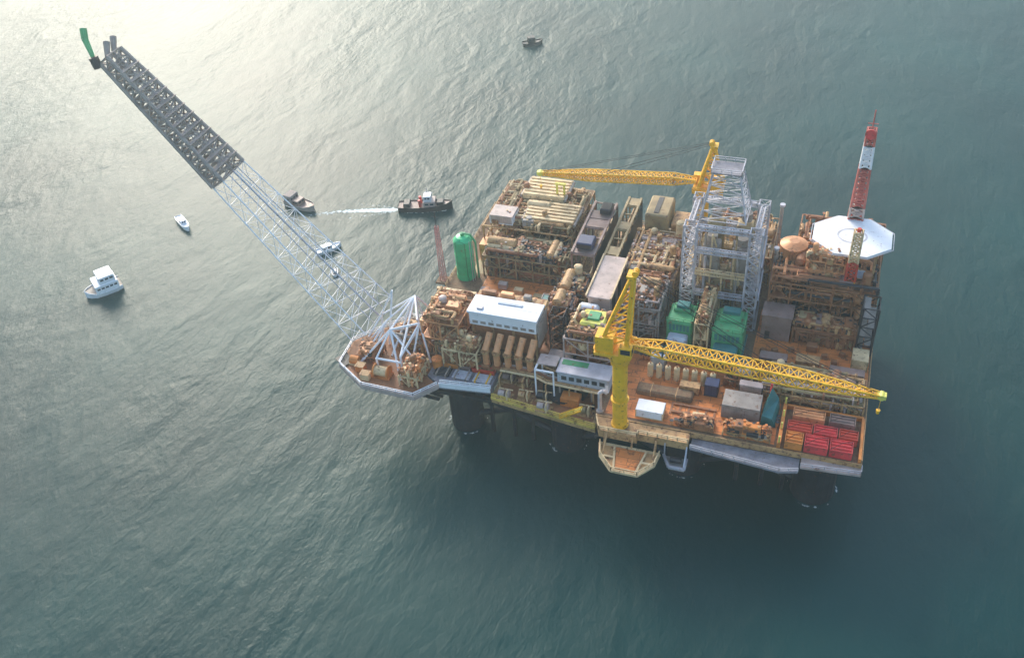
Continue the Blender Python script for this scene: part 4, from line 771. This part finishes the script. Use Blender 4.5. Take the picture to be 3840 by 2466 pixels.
t = Thing('tarpaulin', 'dark brown tarpaulin covered stack behind the bright white container', 'stack', (64,9.4,22)); t.part('cover', MB().bev(57.6,71,8,11.2,22.07,23.6,.4), 'grate'); t.part('strap', MB().box(61,61.2,7.95,11.25,22.07,23.65).box(67,67.2,7.95,11.25,22.07,23.65), 'tan')
module('hydraulic_skid', 'low brown hydraulic skid at the front edge right of the bright white container', 'module', 69.5, 77.2, .2, 2.8, 22.05, 22.9, 71, frame='brown', levels=1, npipe=16, nves=0, nbox=4, pipes=('tan','copper','dark'), ves=('tan',), boxm=('brown','dark','cream'), topcover=.1, bay=3)
module('hose_skid', 'rusty hose and valve skid along the front edge before the pale grey container', 'module', 79.5, 90, .2, 3.2, 22.05, 22.9, 72, frame='tan', levels=1, npipe=22, nves=0, nbox=6, pipes=('tan','orange','dark'), ves=('copper',), boxm=('brown','orangeb','dark','grey'), topcover=.15, bay=3)
module('cement_skid', 'dark brown skid of pipes behind the row of gas bottles, under the crane boom root', 'module', 77.2, 85, 16, 20.4, 22.05, 24.6, 73, frame='brown', levels=1, npipe=22, nves=0, nbox=6, pipes=('brown','cream','dark'), ves=('tan',), boxm=('brown','dark','grey'), topcover=.15, bay=3)
t = Thing('lay_down_frame', 'bright orange frame around the red baskets at the right front corner', 'frame', (101,4,22))
t.part('beam', MB().box(91.6,92.4,-.8,12.4,22.06,23.6).box(92.5,109.4,12,12.6,22.06,23.2).box(109.0,109.6,-.8,11.9,22.06,23.3), 'orangeb'); t.part('post', (lambda q: [q.beam((x,y,22.06),(x,y,25.4),.4) for x in (92,) for y in (-.4,4,8,12.2)] and q)(MB()), 'lemon')
bk = [(93.2,97,-.6,3,'orangeb','orange pipe basket at the left front of the red basket group'),(97.4,102.4,-.6,3,'crimson','crimson pipe basket at the front middle of the right corner'),(102.8,107.6,-.6,3,'crimson','crimson pipe basket at the front right corner, beside the pink rail'),
      (93.2,98.6,3.6,6.4,'red','red pipe basket in the second row, at its left end'),(99,104,3.6,6.4,'crimson','crimson pipe basket in the middle of the second row'),(104.4,108.4,3.6,6.4,'red','red pipe basket at the right end of the second row'),(94,101,8,10.8,'copper','copper brown pipe basket behind the red ones'),(102,107.6,8,10.8,'purple','purple grey pipe basket behind the red ones')]
for x0, x1, y0, y1, mt, lb in bk:
    T2 = Thing('pipe_basket', lb, 'basket', ((x0+x1)/2,(y0+y1)/2,22)); h_ = 2.3
    T2.part('side', MB().box(x0,x1,y0,y0+.14,22.3,22.1+h_).box(x0,x1,y1-.14,y1,22.3,22.1+h_).box(x0,x0+.14,y0+.15,y1-.15,22.3,22.1+h_).box(x1-.14,x1,y0+.15,y1-.15,22.3,22.1+h_), mt)
    T2.part('base', MB().box(x0+.05,x1-.05,y0+.05,y1-.05,22.07,22.28), mt); q = MB(); k = int((y1-y0-.5)/.5)
    for i in range(k): q.cyl((x0+.3,y0+.45+i*.5,24.0+.25*(i%2)),(x1-.3,y0+.45+i*.5,24.0+.25*(i%2)),.27,n=7)
    T2.part('pipes', q, mt)
    T2.part('sling', MB().cyl((x0+.1,y0+.1,22.1+h_),((x0+x1)/2,(y0+y1)/2,22.1+h_+.8),.06,n=4).cyl((x1-.1,y1-.1,22.1+h_),((x0+x1)/2,(y0+y1)/2,22.1+h_+.8),.06,n=4), 'rope')

rn = random.Random(11)
def proto_drum():
    T = Thing('steel_drum', 'rusty steel drum standing loose on the front orange deck', 'drum', (0,0,22.07), 'steel drums standing loose on the orange deck')
    q = MB().cyl((0,0,22.07),(0,0,23.2),.42,n=12); T2 = T; 
    T.part('body', q, 'copper'); T.part('lid', MB().cyl((0,0,23.2),(0,0,23.28),.45,n=12), 'dark'); return T.o
d0 = proto_drum(); spots = [(56+i*.95+rn.uniform(-.2,.2), 21+rn.uniform(-.6,.4)) for i in range(6)] + [(67.8+i*.8, .8+rn.uniform(-.4,.4)) for i in range(3)] + [(90.9, 6+i*1.0) for i in range(3)]
for i, (x, y) in enumerate(spots):
    c = d0 if i == 0 else copy_tree(d0); c.location.x = x; c.location.y = y
def proto_pallet():
    T = Thing('pallet_stack', 'small brown pallet load left on the right hand orange deck', 'pallet', (0,0,22.07), 'pallet loads on the orange decks')
    T.part('pallet', MB().box(-.8,.8,-.6,.6,.02+22.07,.18+22.07), 'tan'); T.part('load', MB().bev(-.7,.7,-.5,.5,22.26,23.3,.1), 'brown'); return T.o
p0 = proto_pallet(); spots = [(84.5,30.2),(87.2,31),(91,32.2),(99,31.6),(101.4,30),(103,33.2),(92.8,24.8),(99.2,24.9)]
for i, (x, y) in enumerate(spots):
    c = p0 if i == 0 else copy_tree(p0); c.location.x = x; c.location.y = y; c.rotation_euler.z = rn.uniform(-.5,.5)

# ---------------------------------------------------------------- the hazy air
hm = bpy.data.materials.new('haze_air'); hm.use_nodes = True; hn = hm.node_tree
hn.nodes.remove(hn.nodes['Principled BSDF']); pv = hn.nodes.new('ShaderNodeVolumePrincipled')
pv.inputs['Color'].default_value = (0.76, 0.96, 1.0, 1); pv.inputs['Density'].default_value = 0.00034; pv.inputs['Anisotropy'].default_value = 0.5
hn.links.new(pv.outputs[0], hn.nodes['Material Output'].inputs['Volume'])
single('haze', None, None, MB().box(-9500, 9500, -9500, 9500, -9, 200), hm, (0,0,0), kind='stuff')
